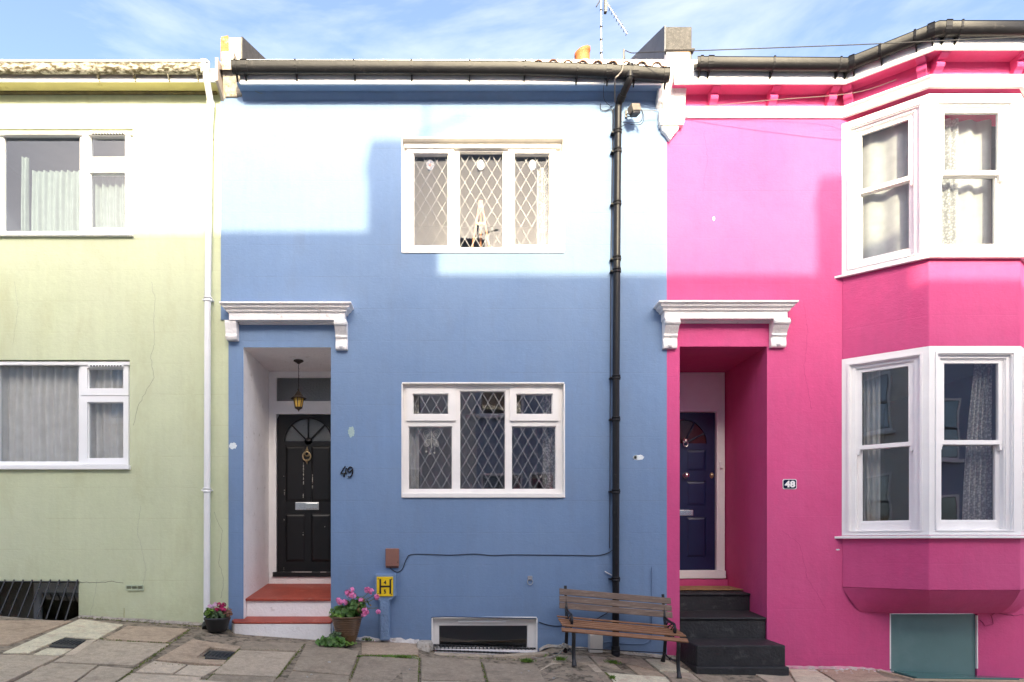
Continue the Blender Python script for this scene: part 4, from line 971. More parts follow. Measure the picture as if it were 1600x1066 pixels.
part('corbel', t1, stone, f, bevel=.02)
t2 = parapet(X(1039), X(1080), 42, 83, 'r', (slate, lead), 'grey felted parapet between blue and pink roofs with white corbel below')
part('stone_block', t2, stone, lambda m: m.prism_x([(.02, Z(106)), (-.04, Z(106)), (-.05, Z(84)), (.02, Z(84))], X(1041), X(1078)), bevel=.015)
part('brick_strip', t2, yellowbrick, lambda m: m.box(X(1043), X(1076), -.062, -.03, Z(100), Z(86)), bevel=.01)
part('drip_edge', t2, slate, lambda m: m.box(X(1037), X(1082), -.08, .0, Z(86), Z(83)), bevel=.006)
# white console
cxa, cxb = X(1027, -.05), X(1074, -.05)
def f(m):
    z = lambda q: Z(q)
    pf = [(.02, z(100)), (-.17, z(99)), (-.20, z(104)), (-.20, z(118)), (-.17, z(130)), (-.11, z(146)), (-.07, z(160)), (-.055, z(172)), (-.055, z(176)), (.02, z(176))]
    m.prism_x(pf, X(1038, -.1), X(1073, -.1))
part('console', t2, whitem, f, bevel=.01)
part('console_cheek', t2, whitem, lambda m: m.prism_x([(.02, Z(112)), (-.15, Z(112)), (-.12, Z(140)), (-.06, Z(165)), (.02, Z(172))], X(1027, -.06), X(1039, -.1)), bevel=.008)
part('console_base', t2, whitem, lambda m: (m.box(X(1028), X(1067), -.065, .01, Z(196), Z(176)), m.box(X(1029), X(1065), -.075, .01, Z(201), Z(196))), bevel=.005)
part('pendant', t2, whitem, lambda m: m.prism([(X(1031), Z(200)), (X(1033), Z(208)), (X(1039), Z(214)), (X(1045), Z(223)), (X(1051), Z(214)), (X(1057), Z(208)), (X(1059), Z(200))], -.055, .01), bevel=.006)

# ------------------------------------------------------------------ chimney pot, aerial, far bits
yq = 2.6
t = thing('chimney_pot', 'orange terracotta chimney pot poking up over the blue house gutter', 'chimney pot', P(910, 110, yq))
def f(m):
    c = P(910, 102, yq); r = .105; n = 22; vs_ = []; 
    rows = [(r*.98, 0, 0), (r, .10, 0), (r*1.04, .155, 1), (r*1.10, .165, 1), (r*1.08, .19, 1), (r*.9, .185, 1), (r*.85, 0, 0)]
    rows = [(r*.98, -.2, 0), (r, .08, .3), (r*1.0, .15, 1), (r*1.10, .16, 1), (r*1.10, .20, 1), (r*.92, .20, 1), (r*.85, -.1, 0)]
    for rr, hh, tl_ in rows:
        for k in range(n):
            a = 2*math.pi*k/n; vs_.append((c[0]+rr*math.cos(a), c[1]+rr*math.sin(a), c[2]+hh+tl_*(.04*math.cos(a)-.05*math.sin(a)*0)))
    m.add(vs_, [(i*n+k, i*n+(k+1) % n, (i+1)*n+(k+1) % n, (i+1)*n+k) for i in range(len(rows)-1) for k in range(n)], True)
part('pot', t, terracotta, f)
part('flaunching', t, whitem, lambda m: m.lathe(P(911, 106, yq), [(.0, -.4), (.22, -.4), (.19, .0), (.11, .045)], 12))
ya = 2.2
t = thing('tv_aerial', 'thin television aerial mast with angled boom above the blue roof', 'aerial', P(939.5, 110, ya))
part('mast', t, alu, lambda m: m.tube([P(940, 125, ya), P(938.5, -60, ya)], .0095, 8))
part('boom', t, alu, lambda m: m.tube([P(946, 2, ya), P(980, 53, ya)], .007, 6))
part('boom_clamp', t, iron, lambda m: m.box(X(944, ya), X(948, ya), ya-.03, ya+.03, Z(20, ya), Z(-2, ya)))
part('reflector', t, iron, lambda m: m.tube([P(931.5, 11, ya), P(937, 2, ya), P(949, -30, ya)], .008, 6))
for k in range(9):
    u = k/8; c = Vector(P(949+30*u, 8+44*u, ya)); part('element', t, iron, lambda m: m.tube([c+Vector((0, -.045, .0)), c+Vector((0, .045, .0))], .005, 5))
for q in (16, 42, 62, 83): part('mast_band', t, iron, lambda m: m.lathe(P(939.3, q, ya), [(.015, -.008), (.019, -.008), (.019, .008), (.015, .008)], 8))

# ------------------------------------------------------------------ pink house
BL, BR, BF = 4.21, 6.31, -.50
FL, FR = 4.80, 5.72
PATH = [(XB+.02, 0), (BL, 0), (FL, BF), (FR, BF), (BR, 0), (9, 0)]
BAY = [(BL, .02), (BL, 0), (FL, BF), (FR, BF), (BR, 0), (BR, .02)]
doorP = hole(1062, 1198.5, 541.5, 1100); doorP = (doorP[0], doorP[1], -.6, doorP[3])
Zs2, Zh2 = Z(400, BF), Z(147, BF)       # upper bay window sill / head
Zs1, Zh1 = Z(836, BF), Z(541, BF)
bb = (X(1391), X(1527), -.6, Z(959))
def f(m):
    m.plate(XB, 9, -.6, EAVE+.02, [doorP, (BL+.03, BR-.03, Zs2+.03, Zh2-.02), (BL+.03, BR-.03, Zs1+.03, Zh1-.02), bb], .0, .0001, rim=False)
    # spandrel and apron of the bay, both closed above and below
    m.prism_z(BAY[1:5], Zh1, Zs2)
    m.prism_z(BAY[1:5], Z(923, BF), Zs1)
    low = [(X(1343), .0), (X(1450, -.15), -.15), (X(1561, -.13), -.15), (BR-.22, .0)]
    zl_, zu_ = Z(958, -.13), Z(923, BF)
    for k in range(3):
        a, b, c, d = Vector((*low[k], zl_)), Vector((*low[k+1], zl_)), Vector((*BAY[k+2], zu_)), Vector((*BAY[k+1], zu_)); g = 8
        m.add([a.lerp(b, i/g).lerp(d.lerp(c, i/g), j/g)+Vector((0, -.02, -.02))*math.sin(math.pi*j/g) for j in range(g+1) for i in range(g+1)], [(j*(g+1)+i, j*(g+1)+i+1, (j+1)*(g+1)+i+1, (j+1)*(g+1)+i) for j in range(g) for i in range(g)], True)
    m.add([(x, y, zl_) for x, y in low], [(3, 2, 1, 0)])
    m.prism_z(BAY[1:5], Zh2+.12, EAVE+.14)
part('wall', hp, pink, f, bevel=.010)
recess(hp, doorP, 1.16, 0, pink)
rooms(hp, BL+.0, BR, Zs2, Zh2+.1, .05, 2.6, room)
rooms(hp, BL+.0, BR, Zs1, Zh1+.05, .05, 2.6, roomd)
def sash_window(x0, y0, x1, y1, z0, z1, zm, gm, label, mg=.178, sill=True, horn=True):
    """box sash: moulded frame, upper sash in front of the lower, meeting rails with horns; built flat then stood in its place"""
    W = math.hypot(x1-x0, y1-y0); ang = math.atan2(y1-y0, x1-x0)
    T = Matrix.Translation((x0, y0, 0)) @ Matrix.Rotation(ang, 4, 'Z')
    gl, gr = mg, W-mg; gt_, gb_ = z1-.16, z0+.155
    a = .052
    def B(name, mat, par, fn, bevel=.003): m = MB(); fn(m); m.xf(T); return m.build(name, mat, par, bevel=bevel)
    w_ = B('window', white, hp, lambda m: m.plate(0, W, z0, z1, [(gl-.095, gr+.095, z0+.045, z1-.085)], -.004, .12)); 
    if label: w_['label'] = label
    B('architrave', white, w_, lambda m: (m.plate(gl-.125, gr+.125, z0+.04, z1-.055, [(gl-.105, gr+.105, z0+.045, z1-.075)], -.016, .014)))
    B('box_frame', white, w_, lambda m: m.plate(gl-.10, gr+.10, z0+.04, z1-.078, [(gl-.055, gr+.055, z0+.055, z1-.115)], .022, .09))
    B('parting_bead', white, w_, lambda m: m.plate(gl-.06, gr+.06, z0+.05, z1-.108, [(gl-.043, gr+.043, z0+.06, z1-.125)], .034, .07))
    # upper sash
    us = B('upper_sash', white, w_, lambda m: m.plate(gl-.05, gr+.05, zm-.022, z1-.115, [(gl, gr, zm+.022, gt_)], .045, .035))
    B('pane', gm, us, lambda m: m.add([(gl-.01, .062, zm+.01), (gr+.01, .062, zm+.01), (gr+.01, .062, gt_+.01), (gl-.01, .062, gt_+.01)], [(0, 1, 2, 3)]), 0)
    if horn:
        for xx in (gl-.048, gr+.012):
            B('horn', white, us, lambda m: m.prism([(xx, zm-.02), (xx+.036, zm-.02), (xx+.036, zm-.04), (xx+.028, zm-.05), (xx+.030, zm-.065), (xx+.018, zm-.085), (xx+.004, zm-.075), (xx, zm-.05)], .046, .082), .003)
    ls = B('lower_sash', white, w_, lambda m: m.plate(gl-.048, gr+.048, z0+.055, zm+.018, [(gl+.0, gr-.0, gb_, zm-.024)], .085, .035))
    B('pane', gm, ls, lambda m: m.add([(gl-.01, .102, gb_-.01), (gr+.01, .102, gb_-.01), (gr+.01, .102, zm-.01), (gl-.01, .102, zm-.01)], [(0, 1, 2, 3)]), 0)
    B('bottom_rail', white, ls, lambda m: m.box(gl-.02, gr+.02, .078, .09, z0+.058, gb_-.012), .004)
    return w_
zm2 = Z(271, BF+.06); zm1 = Z(691.5, BF+.06)
for (z0_, z1_, zm_, gm_, nm) in ((Zs2, Zh2, zm2, glass, 'upper'), (Zs1, Zh1, zm1, glass_low, 'lower')):
    sash_window(BL, 0, FL, BF, z0_, z1_, zm_, gm_, nm+' angled sash window on the left of the bay')
    sash_window(FL, BF, FR, BF, z0_, z1_, zm_, gm_, nm+' front sash window of the bay', mg=.185)
    sash_window(FR, BF, BR, 0, z0_, z1_, zm_, gm_, nm+' angled sash window on the right of the bay')
    pr_ = [(-.02, z0_-.004), (.052, z0_-.010), (.052, z0_-.034), (.0, z0_-.030), (-.02, z0_-.030)]
    mm = MB(); d_ = Vector((FL-BL, BF)).normalized()
    mm.sweep([(BL-.075, 0.0), (BL, 0), (FL, BF), (FR, BF), (BR, 0), (BR+.075, .0)], pr_, closed=True) if False else mm.sweep([(BL-d_.x*.06, -d_.y*.06), (FL, BF), (FR, BF), (BR+d_.x*.06, -d_.y*.06)], pr_, closed=True)
    mm.build('window_sill', white, hp, bevel=.004)
# string course that wraps the bay (two mouldings), fascia, soffit, gutter
zs0, zs1 = Z(186), Z(172)
part('string_course', hp, white, lambda m: (m.sweep(PATH, [(-.01, zs0), (.022, zs0+.004), (.026, zs0+.03), (.012, zs0+.036), (-.01, zs0+.036)]),
      m.sweep(PATH, [(-.01, zs0+.0365), (.018, zs0+.038), (.034, zs0+.065), (.058, zs0+.085), (.060, zs0+.10), (-.01, zs0+.105)])), bevel=.002)
EP = EAVE
part('soffit', hp, pink, lambda m: m.sweep(PATH, [(-.01, EP), (PJ, EP), (PJ, EP+.02), (-.01, EP+.02)]))
part('fascia', hp, white, lambda m: (m.sweep(PATH, [(PJ-.004, EP-.015), (PJ+.022, EP-.015), (PJ+.022, EP+.02), (PJ+.016, EP+.035), (PJ+.016, EP+.24), (PJ-.004, EP+.24)])), bevel=.003)
def bracket_at(seg, u):
    a, b = Vector((*PATH[seg], 0)), Vector((*PATH[seg+1], 0)); c = a.lerp(b, u); d = (b-a).normalized(); ang = math.atan2(d.y, d.x)
    T = Matrix.Translation(c) @ Matrix.Rotation(ang, 4, 'Z'); wv = .042
    m = MB(); zt_ = EP+.001; zb = zs0+.106
    h_ = zt_-zb
    m.prism_x([(.01, zt_), (-PJ+.012, zt_), (-PJ+.012, zt_-.018), (-.125, zt_-.04), (-.085, zt_-.048), (-.10, zt_-h_*.52), (-.088, zt_-h_*.66), (-.06, zt_-h_*.78), (-.04, zb+.012), (-.03, zb), (.01, zb)], -wv, wv)
    m.xf(T); return m.build('eaves_bracket', pink, hp, bevel=.004)
for px in (1116, 1209, 1301): bracket_at(0, (X(px, -.08)-PATH[0][0])/(BL-PATH[0][0]))
bracket_at(1, .09); bracket_at(1, .93); bracket_at(2, .06); bracket_at(2, .93); bracket_at(3, .1); bracket_at(3, .9)
ztp = Z(89, -.31)
PG = [(X(1084, -.2), 0), (BL, 0), (FL, BF), (FR, BF), (BR, 0), (9, 0)]
def off(path, d):
    out = []; n = len(path); nr = []
    for i in range(n-1):
        v = Vector((path[i+1][0]-path[i][0], path[i+1][1]-path[i][1])).normalized(); nr.append(Vector((v.y, -v.x)))
    for i, p in enumerate(path):
        a = nr[max(i-1, 0)]; b = nr[min(i, n-2)]; mt = (a+b).normalized(); mt = mt/mt.dot(a); out.append((p[0]+mt.x*d, p[1]+mt.y*d, 0))
    return out
PGo = off(PG, PJ+.016)
PGo = [(p[0], p[1], -.012*min(1, i)) for i, p in enumerate(PGo)]
gutter(PGo, ztp, .058, .10, black_pipe, 'black plastic gutter bending round the top of the pink bay', [(0, .03, .03), (0, .09, .06), (0, .50, .02), (0, .93, .02), (0, .99, .05), (1, .10, .05), (1, .42, .02), (1, .80, .02), (1, .97, .06), (2, .05, .06), (2, .17, .02), (2, .9, .02)], (5, -.3, ztp-.1))

# curtains in bay
def curtain_line(p0, p1, z0_, z1_, mat, label, folds=6, amp=.02, taper=0, drape=0):
    nx = folds*8; nz_ = 16; vs_ = []; d = Vector((p1[0]-p0[0], p1[1]-p0[1])); n_ = Vector((-d.y, d.x)).normalized()
    for j in range(nz_+1):
        t_ = j/nz_
        for i in range(nx+1):
            u = i/nx; uu = 1-(1-u)*(1-taper*t_**1.5) if taper > 0 else u*(1+taper*t_**1.5)
            q = Vector(p0)+d*uu+n_*(amp*math.sin(u*folds*2*math.pi+.4*math.sin(3*t_))+drape*math.sin(t_*math.pi))
            vs_.append((q.x, q.y, z0_+(z1_-z0_)*t_))
    m = MB(); m.add(vs_, [(j*(nx+1)+i, j*(nx+1)+i+1, (j+1)*(nx+1)+i+1, (j+1)*(nx+1)+i) for j in range(nz_) for i in range(nx)], True)
    return tag(m.build('curtain', mat), label, 'curtain')
def bl(u, inset=.17):  # point behind the left canted face
    d = Vector((FL-BL, BF)); n_ = Vector((.65, .76)); return (BL+d.x*u+n_.x*inset, d.y*u+n_.y*inset)
curtain_line(bl(.1), bl(1.0), Zs2+.05, Zh2-.12, curt_w, 'white curtain drawn across the upper angled bay window', 3, .014)
curtain_line((FL+.20, BF+.20), (FL+.46, BF+.22), Zs2+.05, Zh2-.12, curt_l, 'lace curtain hanging at the left in upper front bay window', 3, .02)
curtain_line((FL+.44, BF+.24), (FR-.10, BF+.24), Zs2+.05, Zh2-.12, curt_w, 'white curtain drawn over the right of upper front bay window', 2, .02)
curtain_line(bl(.22, .20), bl(.42, .20), Zs1+.05, Zh1-.1, curt_w, 'narrow white curtain at the left of lower angled bay window', 3, .016)
curtain_line((FR-.42, BF+.22), (FR-.12, BF+.22), Zs1+.05, Zh1-.1, curt_l, 'grey lace curtain falling at the right of lower front bay window', 5, .022, taper=.45)

# pink door
YP = 1.13
def d48():
    x0, x1 = doorP[0]+.005, X(1117, YP); zb, zt_ = Z(891, YP), Z(645, YP); cx = X(1069, YP); fr1 = X(1131.5, YP-.03)
    x0 = 2*cx-x1
    m = MB(); m.plate(doorP[0]-.5, doorP[1]-.003, -.1, doorP[3]-.004, [(x0, x1, zb, zt_)], YP-.0, .05, rim=False)
    frame = MB().plate(doorP[0]+.004, X(1131, YP), zb-.02, Z(583, YP), [(x0 if x0 > doorP[0] else doorP[0]+.006, x1+.004, zb, zt_+.004)], YP-.03, .06).build('door_frame', white, hp, bevel=.004)
    MB().plate(doorP[0]+.006, X(1126, YP), Z(643, YP), Z(585, YP), [], YP-.036, .01).build('overdoor_panel', white, frame, bevel=.003)
    MB().box(x1+.004, x1+.035, YP-.05, YP-.02, zb, zt_+.035).build('architrave', white, frame, bevel=.005)
    MB().box(doorP[0]+.006, x1+.035, YP-.05, YP-.02, zt_+.005, zt_+.036).build('architrave', white, frame, bevel=.005)
    MB().box(doorP[0]+.006, X(1134, YP-.08), YP-.09, YP+.0, Z(904, YP-.08), Z(892, YP-.08)).build('threshold', white, frame, bevel=.004)
    yf = YP; pz = [(Z(871, YP), Z(808, YP)), (Z(790, YP), Z(752, YP)), (Z(736, YP), Z(703, YP))]
    pans = []
    xa = max(x0, doorP[0]+.006)
    for a, b in pz: pans.append((X(1073, YP), X(1103, YP), a, b))
    dm = MB(); dm.plate(xa, x1, zb, Z(695, YP), pans, yf, .012)
    fz0 = Z(693, YP); rw = X(1104, YP)-cx; rad = Z(656, YP)-fz0; n = 12; inner = [(cx+rw*math.cos(math.pi/2*(1-i/n)), fz0+rad*math.sin(math.pi/2*(1-i/n))) for i in range(n+1)]
    # leaf round the quarter fan
    vs_ = []; fs = []
    for i, (a, b) in enumerate(inner):
        t_ = i/n
        if t_ < .5: tx, tz = cx+(x1-cx)*t_/.5, zt_
        else: tx, tz = x1, zt_-(zt_-fz0)*(t_-.5)/.5
        vs_ += [(a, yf, b), (tx, yf, tz), (a, yf+.02, b)]
    for i in range(n): fs += [(i*3, i*3+1, i*3+4, i*3+3), (i*3, i*3+3, i*3+5, i*3+2)]
    dm.add(vs_, fs); dm.add([(xa, yf, fz0+rad), (cx, yf, fz0+rad), (cx, yf, zt_), (xa, yf, zt_)], [(0, 1, 2, 3)]); dm.add([(xa, yf, Z(695, YP)), (x1, yf, Z(695, YP)), (x1, yf, fz0), (xa, yf, fz0)], [(0, 1, 2, 3)])
    leaf = dm.build('door', navy, hp)
    for p in pans:
        m = MB(); x_0, x_1, z_0, z_1 = p; i = .03
        m.add([(x_0, yf+.012, z_0), (x_1, yf+.012, z_0), (x_1, yf+.012, z_1), (x_0, yf+.012, z_1), (x_0+i, yf+.001, z_0+i), (x_1-i, yf+.001, z_0+i), (x_1-i, yf+.001, z_1-i), (x_0+i, yf+.001, z_1-i)],
              [(4, 5, 6, 7), (0, 1, 5, 4), (1, 2, 6, 5), (2, 3, 7, 6), (3, 0, 4, 7)]); m.build('panel', navy, leaf)
    m = MB(); m.add([(xa, yf+.022, fz0), (cx, yf+.022, fz0)]+[(a, yf+.022, b) for a, b in reversed(inner)]+[(xa, yf+.022, fz0+rad)], [tuple(range(n+4))]); m.build('fanlight', M('dark_red_glass', (.05, .012, .015), .15), leaf)
    for a in (25, 62): m = MB(); m.tube([(cx+.03*math.cos(R(a)), yf+.008, fz0+.03*math.sin(R(a))), (cx+rw*math.cos(R(a)), yf+.008, fz0+rad*math.sin(R(a)))], .010, 5); m.build('glazing_bar', navy, leaf)
    kx, kz = X(1070, YP), Z(690, YP)
    m = MB(); m.lathe((kx, yf, kz+.01), [(0, -.045), (.022, -.04), (.036, -.02), (.038, 0)], 14, 'y'); m.tube([(kx+.028*math.sin(a), yf-.035, kz-.035-.032*math.cos(a)) for a in [i*2*math.pi/14 for i in range(15)]], .007, 6); m.build('door_knocker', chrome, leaf)
    m = MB(); m.lathe((X(1071, YP), yf, Z(743, YP)), [(0, -.07), (.028, -.065), (.036, -.045), (.022, -.025), (.015, -.01), (.036, -.006), (.036, 0)], 16, 'y'); m.build('door_knob', chrome, leaf)
    m = MB(); m.lathe((X(1112, YP), yf, Z(743, YP)), [(0, -.02), (.02, -.018), (.026, 0)], 14, 'y'); m.v = [(v[0], v[1], Z(743, YP)+(v[2]-Z(743, YP))*1.5) for v in m.v]; m.build('lock', brass, leaf)
    m = MB(); m.box(X(1058, YP), X(1083, YP), yf-.012, yf+.002, Z(806, YP), Z(797, YP)); m.build('letter_plate', chrome, leaf, bevel=.004)
    MB().box(x0, x1, YP+.3, YP+.32, zb-.2, zt_+.2).build('hallway', roomd, hp)
d48()
t = MB().box(X(1127, YP-.04)-.018, X(1127, YP-.04)+.018, YP-.06, YP-.03, Z(733, YP), Z(722, YP)).build('doorbell', upvc, bevel=.006); tag(t, 'small white doorbell on the white frame beside the navy door', 'doorbell')
hood(hp, 1030, 1248.5, 469, 486, 498, 506, [(1038, 1060, 498, 544, False), (1207, 1231, 498, 542, False)], whitem)
# black steps
xa, xb_ = doorP[0]+.003, doorP[1]-.003
part('landing', hp, pink, lambda m: m.box(xa, xb_, YP-.09, YP+.03, -.4, Z(905, YP)), bevel=.004)
def tread(m, y0, y1, z, xr0, xr1, zr):
    m.prism_x([(y0, z-.03), (y0-.018, z-.022), (y0-.018, z-.003), (y0-.005, z), (y1, z+.03*zr), (y1, -.4), (y0+.006, -.4)], xr0, xr1)
part('step', hp, blackst, lambda m: tread(m, .42, YP-.02, Z(927, .42), xa, xb_, 1.2), bevel=.006)
part('step', hp, blackst, lambda m: tread(m, .02, .45, Z(965, .0), xa, xb_, 1.2), bevel=.008)
part('step', hp, blackst, lambda m: m.prism_z([(2.47, -.49), (3.365, -.49), (3.395, -.02), (3.395, .10), (2.465, .10), (2.465, -.02)], -.42, Z(1008.5, -.49)), bevel=.012)
part('step', hp, blackst, lambda m: m.prism_z([(2.45, -.53), (3.385, -.53), (3.41, -.002), (2.45, -.002)], -.42, Z(1042, -.51)), bevel=.012)
t = MB().prism_x([(.60, Z(927, .42)+.020), (.60, Z(927, .42)+.032), (1.02, Z(927, .42)+.048), (1.02, Z(927, .42)+.036)], xa+.02, X(1166, .6)).build('doormat', matm, bevel=.004); tag(t, 'brown coir doormat on the top black step before the navy door', 'doormat')

# teal board and cover over the basement of the pink house
part('light_well', hp, pink, lambda m: m.add([(bb[0], 0, -.6), (bb[0], .06, -.6), (bb[0], .06, bb[3]), (bb[0], 0, bb[3]), (bb[1], 0, -.6), (bb[1], .06, -.6), (bb[1], .06, bb[3]), (bb[1], 0, bb[3])], [(0, 1, 2, 3), (7, 6, 5, 4), (3, 2, 6, 7)]))
t = MB().box(bb[0]+.006, bb[1]-.006, .02, .05, -.5, bb[3]-.006).build('basement_panel', teal, hp, bevel=.003, label='teal frosted panel filling the basement opening')
part('panel_edge', hp, whitem, lambda m: (m.box(bb[0]-.006, bb[0]+.006, -.004, .02, Z(1045), bb[3]), m.box(bb[1]-.005, bb[1]+.005, -.004, .02, Z(1045), bb[3]-.02)))
def gy(a, b): return (a, b, gz(a, b))
cvz = Z(1046)
c0, c1, c2_, c3 = G(1396, 1046), G(1592, 1050), G(1600, 1059), G(1432, 1060)
t = slab([c0, c1, c2_, c3], tealg, .012, 'light_well_cover', .002); t.parent = None; t.location = WO[t.name]
tag(t, 'dark teal glass cover lying over the light well below the teal panel', 'cover')
def trim(a, b, w_):
    A, B = Vector((*G(*a), 0)), Vector((*G(*b), 0)); d = (B-A).normalized(); n_ = Vector((-d.y, d.x, 0))*w_/2
    slab([(A+n_)[:2], (B+n_)[:2], (B-n_)[:2], (A-n_)[:2]], M('sandy_mortar_edge', (.50, .40, .27), .8, .15, 20, .5, 60), .006, 'edge_strip', .001)
trim((1366, 1042), (1426, 1061), .035); trim((1428, 1061.5), (1640, 1061.5), .03); trim((1558, 1044), (1612, 1060), .03)

# ------------------------------------------------------------------ wall fittings
# house number 49 and plaque 48
t = thing('house_number', 'black script numerals 49 on the blue wall beside the door', 'house number', P(541.5, 748))
def stroke(m, pts, r_): m.tube(smooth([P(a, b, -.012) for a, b in pts], 3), r_*D/F, 6)
part('numeral', t, blackd, lambda m: (stroke(m, [(539.8, 728.6), (536, 734), (531.8, 740.6), (536, 740.2), (542.2, 739.2)], 1.0), stroke(m, [(541.4, 731.8), (539.8, 738), (537.2, 745.6)], 1.15)), label='numeral 4')
part('numeral', t, blackd, lambda m: (stroke(m, [(550.6, 731.2), (547.4, 729.2), (544.0, 732.2), (543.6, 736.4), (546.2, 738.2), (549.4, 735.6), (551.0, 731.4), (551.4, 737), (549.8, 743), (546.4, 746.2), (543.6, 744.6)], 1.1)), label='numeral 9')
t = thing('house_number', 'navy enamel plaque with white 48 on the pink wall', 'house number', P(1233.5, 765))
def chf(m, x0, x1, z0_, z1_, c, y0, y1): m.prism([(x0+c, z0_), (x1-c, z0_), (x1, z0_+c), (x1, z1_-c), (x1-c, z1_), (x0+c, z1_), (x0, z1_-c), (x0, z0_+c)], y0, y1)
part('border', t, white, lambda m: chf(m, X(1222.6), X(1244.4), Z(764.6), Z(748.9), .012, -.007, .002))
part('plate', t, plaque, lambda m: chf(m, X(1223.6), X(1243.4), Z(763.7), Z(749.8), .012, -.010, -.004))
part('numeral', t, white, lambda m: None) if False else text_mb('48', 10.5*7.4/F, .003, X(1233.5), -.012, Z(756.8), bold=.045, wscale=1.15, space=1.05).build('numeral', white, t)
# hydrant marker
t = thing('hydrant_marker', 'blue painted hydrant marker post with yellow H plate against blue wall', 'hydrant sign', P(600, 1000, -.05))
yh = -.10
def f(m):
    chf_ = [(X(592.5, yh), Z(1002, yh)), (X(608.5, yh), Z(1002, yh)), (X(608.5, yh), Z(940, yh)), (X(616.5, yh), Z(934, yh)), (X(619, yh), Z(932, yh)), (X(619, yh), Z(897, yh)), (X(585, yh), Z(897, yh)), (X(585, yh), Z(934, yh)), (X(592.5, yh), Z(941, yh))]
    m.prism(chf_, yh+.02, .01)
    # bevelled face of head
part('post', t, M('blue_painted_concrete', (.164, .252, .402), .75, .08, 9, .9, 45), f, bevel=.015)
part('sign_plate', t, signy, lambda m: m.box(X(588.5, yh), X(614, yh), yh+.008, yh+.022, Z(932, yh), Z(901.5, yh)), bevel=.002)
def f(m):
    y0, y1 = yh+.003, yh+.009
    a, b = 592.8, 609.6
    m.box(X(a, yh), X(a+2.6, yh), y0, y1, Z(928.2, yh), Z(905, yh)); m.box(X(b-2.6+1.5, yh), X(b+1.5, yh), y0, y1, Z(928.2, yh), Z(905.2, yh)); m.box(X(a+2.6, yh), X(b-1.1, yh), y0+.0005, y1, Z(917.8, yh), Z(915.2, yh))
part('letter', t, signk, f, label='large black letter H')
text_mb('4', 6.2*7.3/F, .004, X(601.4, yh), yh+.006, Z(910.2, yh), bold=.02).build('numeral', signk, t)
text_mb('5', 6.2*7.3/F, .004, X(601.4, yh), yh+.006, Z(924.6, yh), bold=.02).build('numeral', signk, t)
for px, py in ((590.9, 904.8), (612, 905.2), (590.6, 927.6), (611.9, 928.8)): part('screw', t, M('rusty_screw', (.25, .07, .02), .6), lambda m: m.lathe((X(px, yh), yh+.010, Z(py, yh)), [(0, -.005), (.006, -.004), (.008, 0)], 8, 'y'))
# brown cover box
t = thing('meter_box', 'small brown plastic cable box above hydrant marker', 'cable box', P(612.5, 887))
part('cover', t, meterb, lambda m: m.box(X(602.2, -.04), X(623.4, -.04), -.045, -.008, Z(885.5, -.04), Z(857, -.04)), bevel=.008)
part('back_plate', t, meterb, lambda m: m.box(X(603, -.0), X(623), -.009, .004, Z(887.5), Z(858)), bevel=.003)
part('bottom_lip', t, meterb, lambda m: m.box(X(604.5, -.04), X(621.5, -.04), -.049, -.03, Z(884.5, -.04), Z(882.5, -.04)), bevel=.001)
part('screw', t, signk, lambda m: m.lathe((X(621.3, -.046), -.045, Z(878.5, -.046)), [(0, -.003), (.005, 0)], 8, 'y'))
def cable(name, pts, r, mat, label, clips=()):
    # Catmull-Rom through the points
    v = [Vector(p) for p in pts]; out = []
    for i in range(len(v)-1):
        p0, p1, p2, p3 = v[max(i-1, 0)], v[i], v[i+1], v[min(i+2, len(v)-1)]
        for k in range(6):
            t_ = k/6; out.append(.5*((2*p1)+(p2-p0)*t_+(2*p0-5*p1+4*p2-p3)*t_**2+(3*p1-p0-3*p2+p3)*t_**3))
    out.append(v[-1]); o = MB().tube(out, r, 5).build(name, mat); return tag(o, label, 'cable')
cz = lambda l, Y=-.008: [P(a, b, Y) for a, b in l]
cable('wall_cable', cz([(609, 887), (615, 892), (622, 894), (629, 889), (635, 874), (643, 866.5), (675, 866.5), (705, 867.5), (740, 865.8), (770, 868), (800, 867), (850, 867.5), (900, 867.8), (935, 868), (952, 863), (958, 858)]), .0040, cablem, 'thin black cable running level across blue wall from the brown box')
cable('wall_cable', cz([(842, 972), (855, 976.5), (873, 978.5), (893, 974.5), (910, 973), (927, 970), (940, 963), (950, 957)]), .0045, cablem, 'black cable curving behind the bench back on the blue wall')
cable('wall_cable', cz([(936, 1006), (952, 1003), (965, 1005), (985, 1006.5), (1005, 1006), (1014, 1002), (1018, 996), (1018.5, 970), (1018.5, 900), (1019, 886)], -.01), .006, cableb, 'blue painted conduit rising behind the right end of bench')
cable('wall_cable', cz([(938, 1018), (955, 1008), (975, 1003)], -.012), .004, cableb, 'short blue painted cable behind the foot of the black downpipe')
cable('wall_cable', cz([(945, 893), (950, 896), (956, 899)], -.02), .006, M('white_wire_bare', (.7, .7, .7), .5), 'short loose end of white wire beside black downpipe')
cable('wall_cable', cz([(958, 170), (956, 300), (954.5, 420), (953.5, 600), (953, 760), (952.5, 857)], -.012), .0045, cablem, 'black cable running down just left of black downpipe')
# ring fixing
t = thing('wall_ring', 'steel mooring ring on a small plate fixed to the blue wall', 'ring', P(828, 915))
part('plate', t, galv, lambda m: m.box(X(824.6), X(831.8), -.006, .002, Z(907), Z(900)), bevel=.001)
part('ring', t, galv, lambda m: m.tube([(X(828)+.029*math.sin(a), -.016, Z(909)-.032*math.cos(a)) for a in [i*2*math.pi/20 for i in range(21)]], .0045, 6))
# cream meter box at floor
t = thing('utility_box', 'cream plastic utility box standing low on the wall behind bench', 'box', P(929, 1020))
part('cover', t, boxw, lambda m: m.box(X(918.5), X(938.5), -.11, .005, Z(1018), Z(990)), bevel=.006)
part('knob', t, boxg, lambda m: m.lathe((X(941, -.06), -.06, Z(1001)), [(0, -.01), (.012, -.008), (.014, .008), (0, .01)], 8))
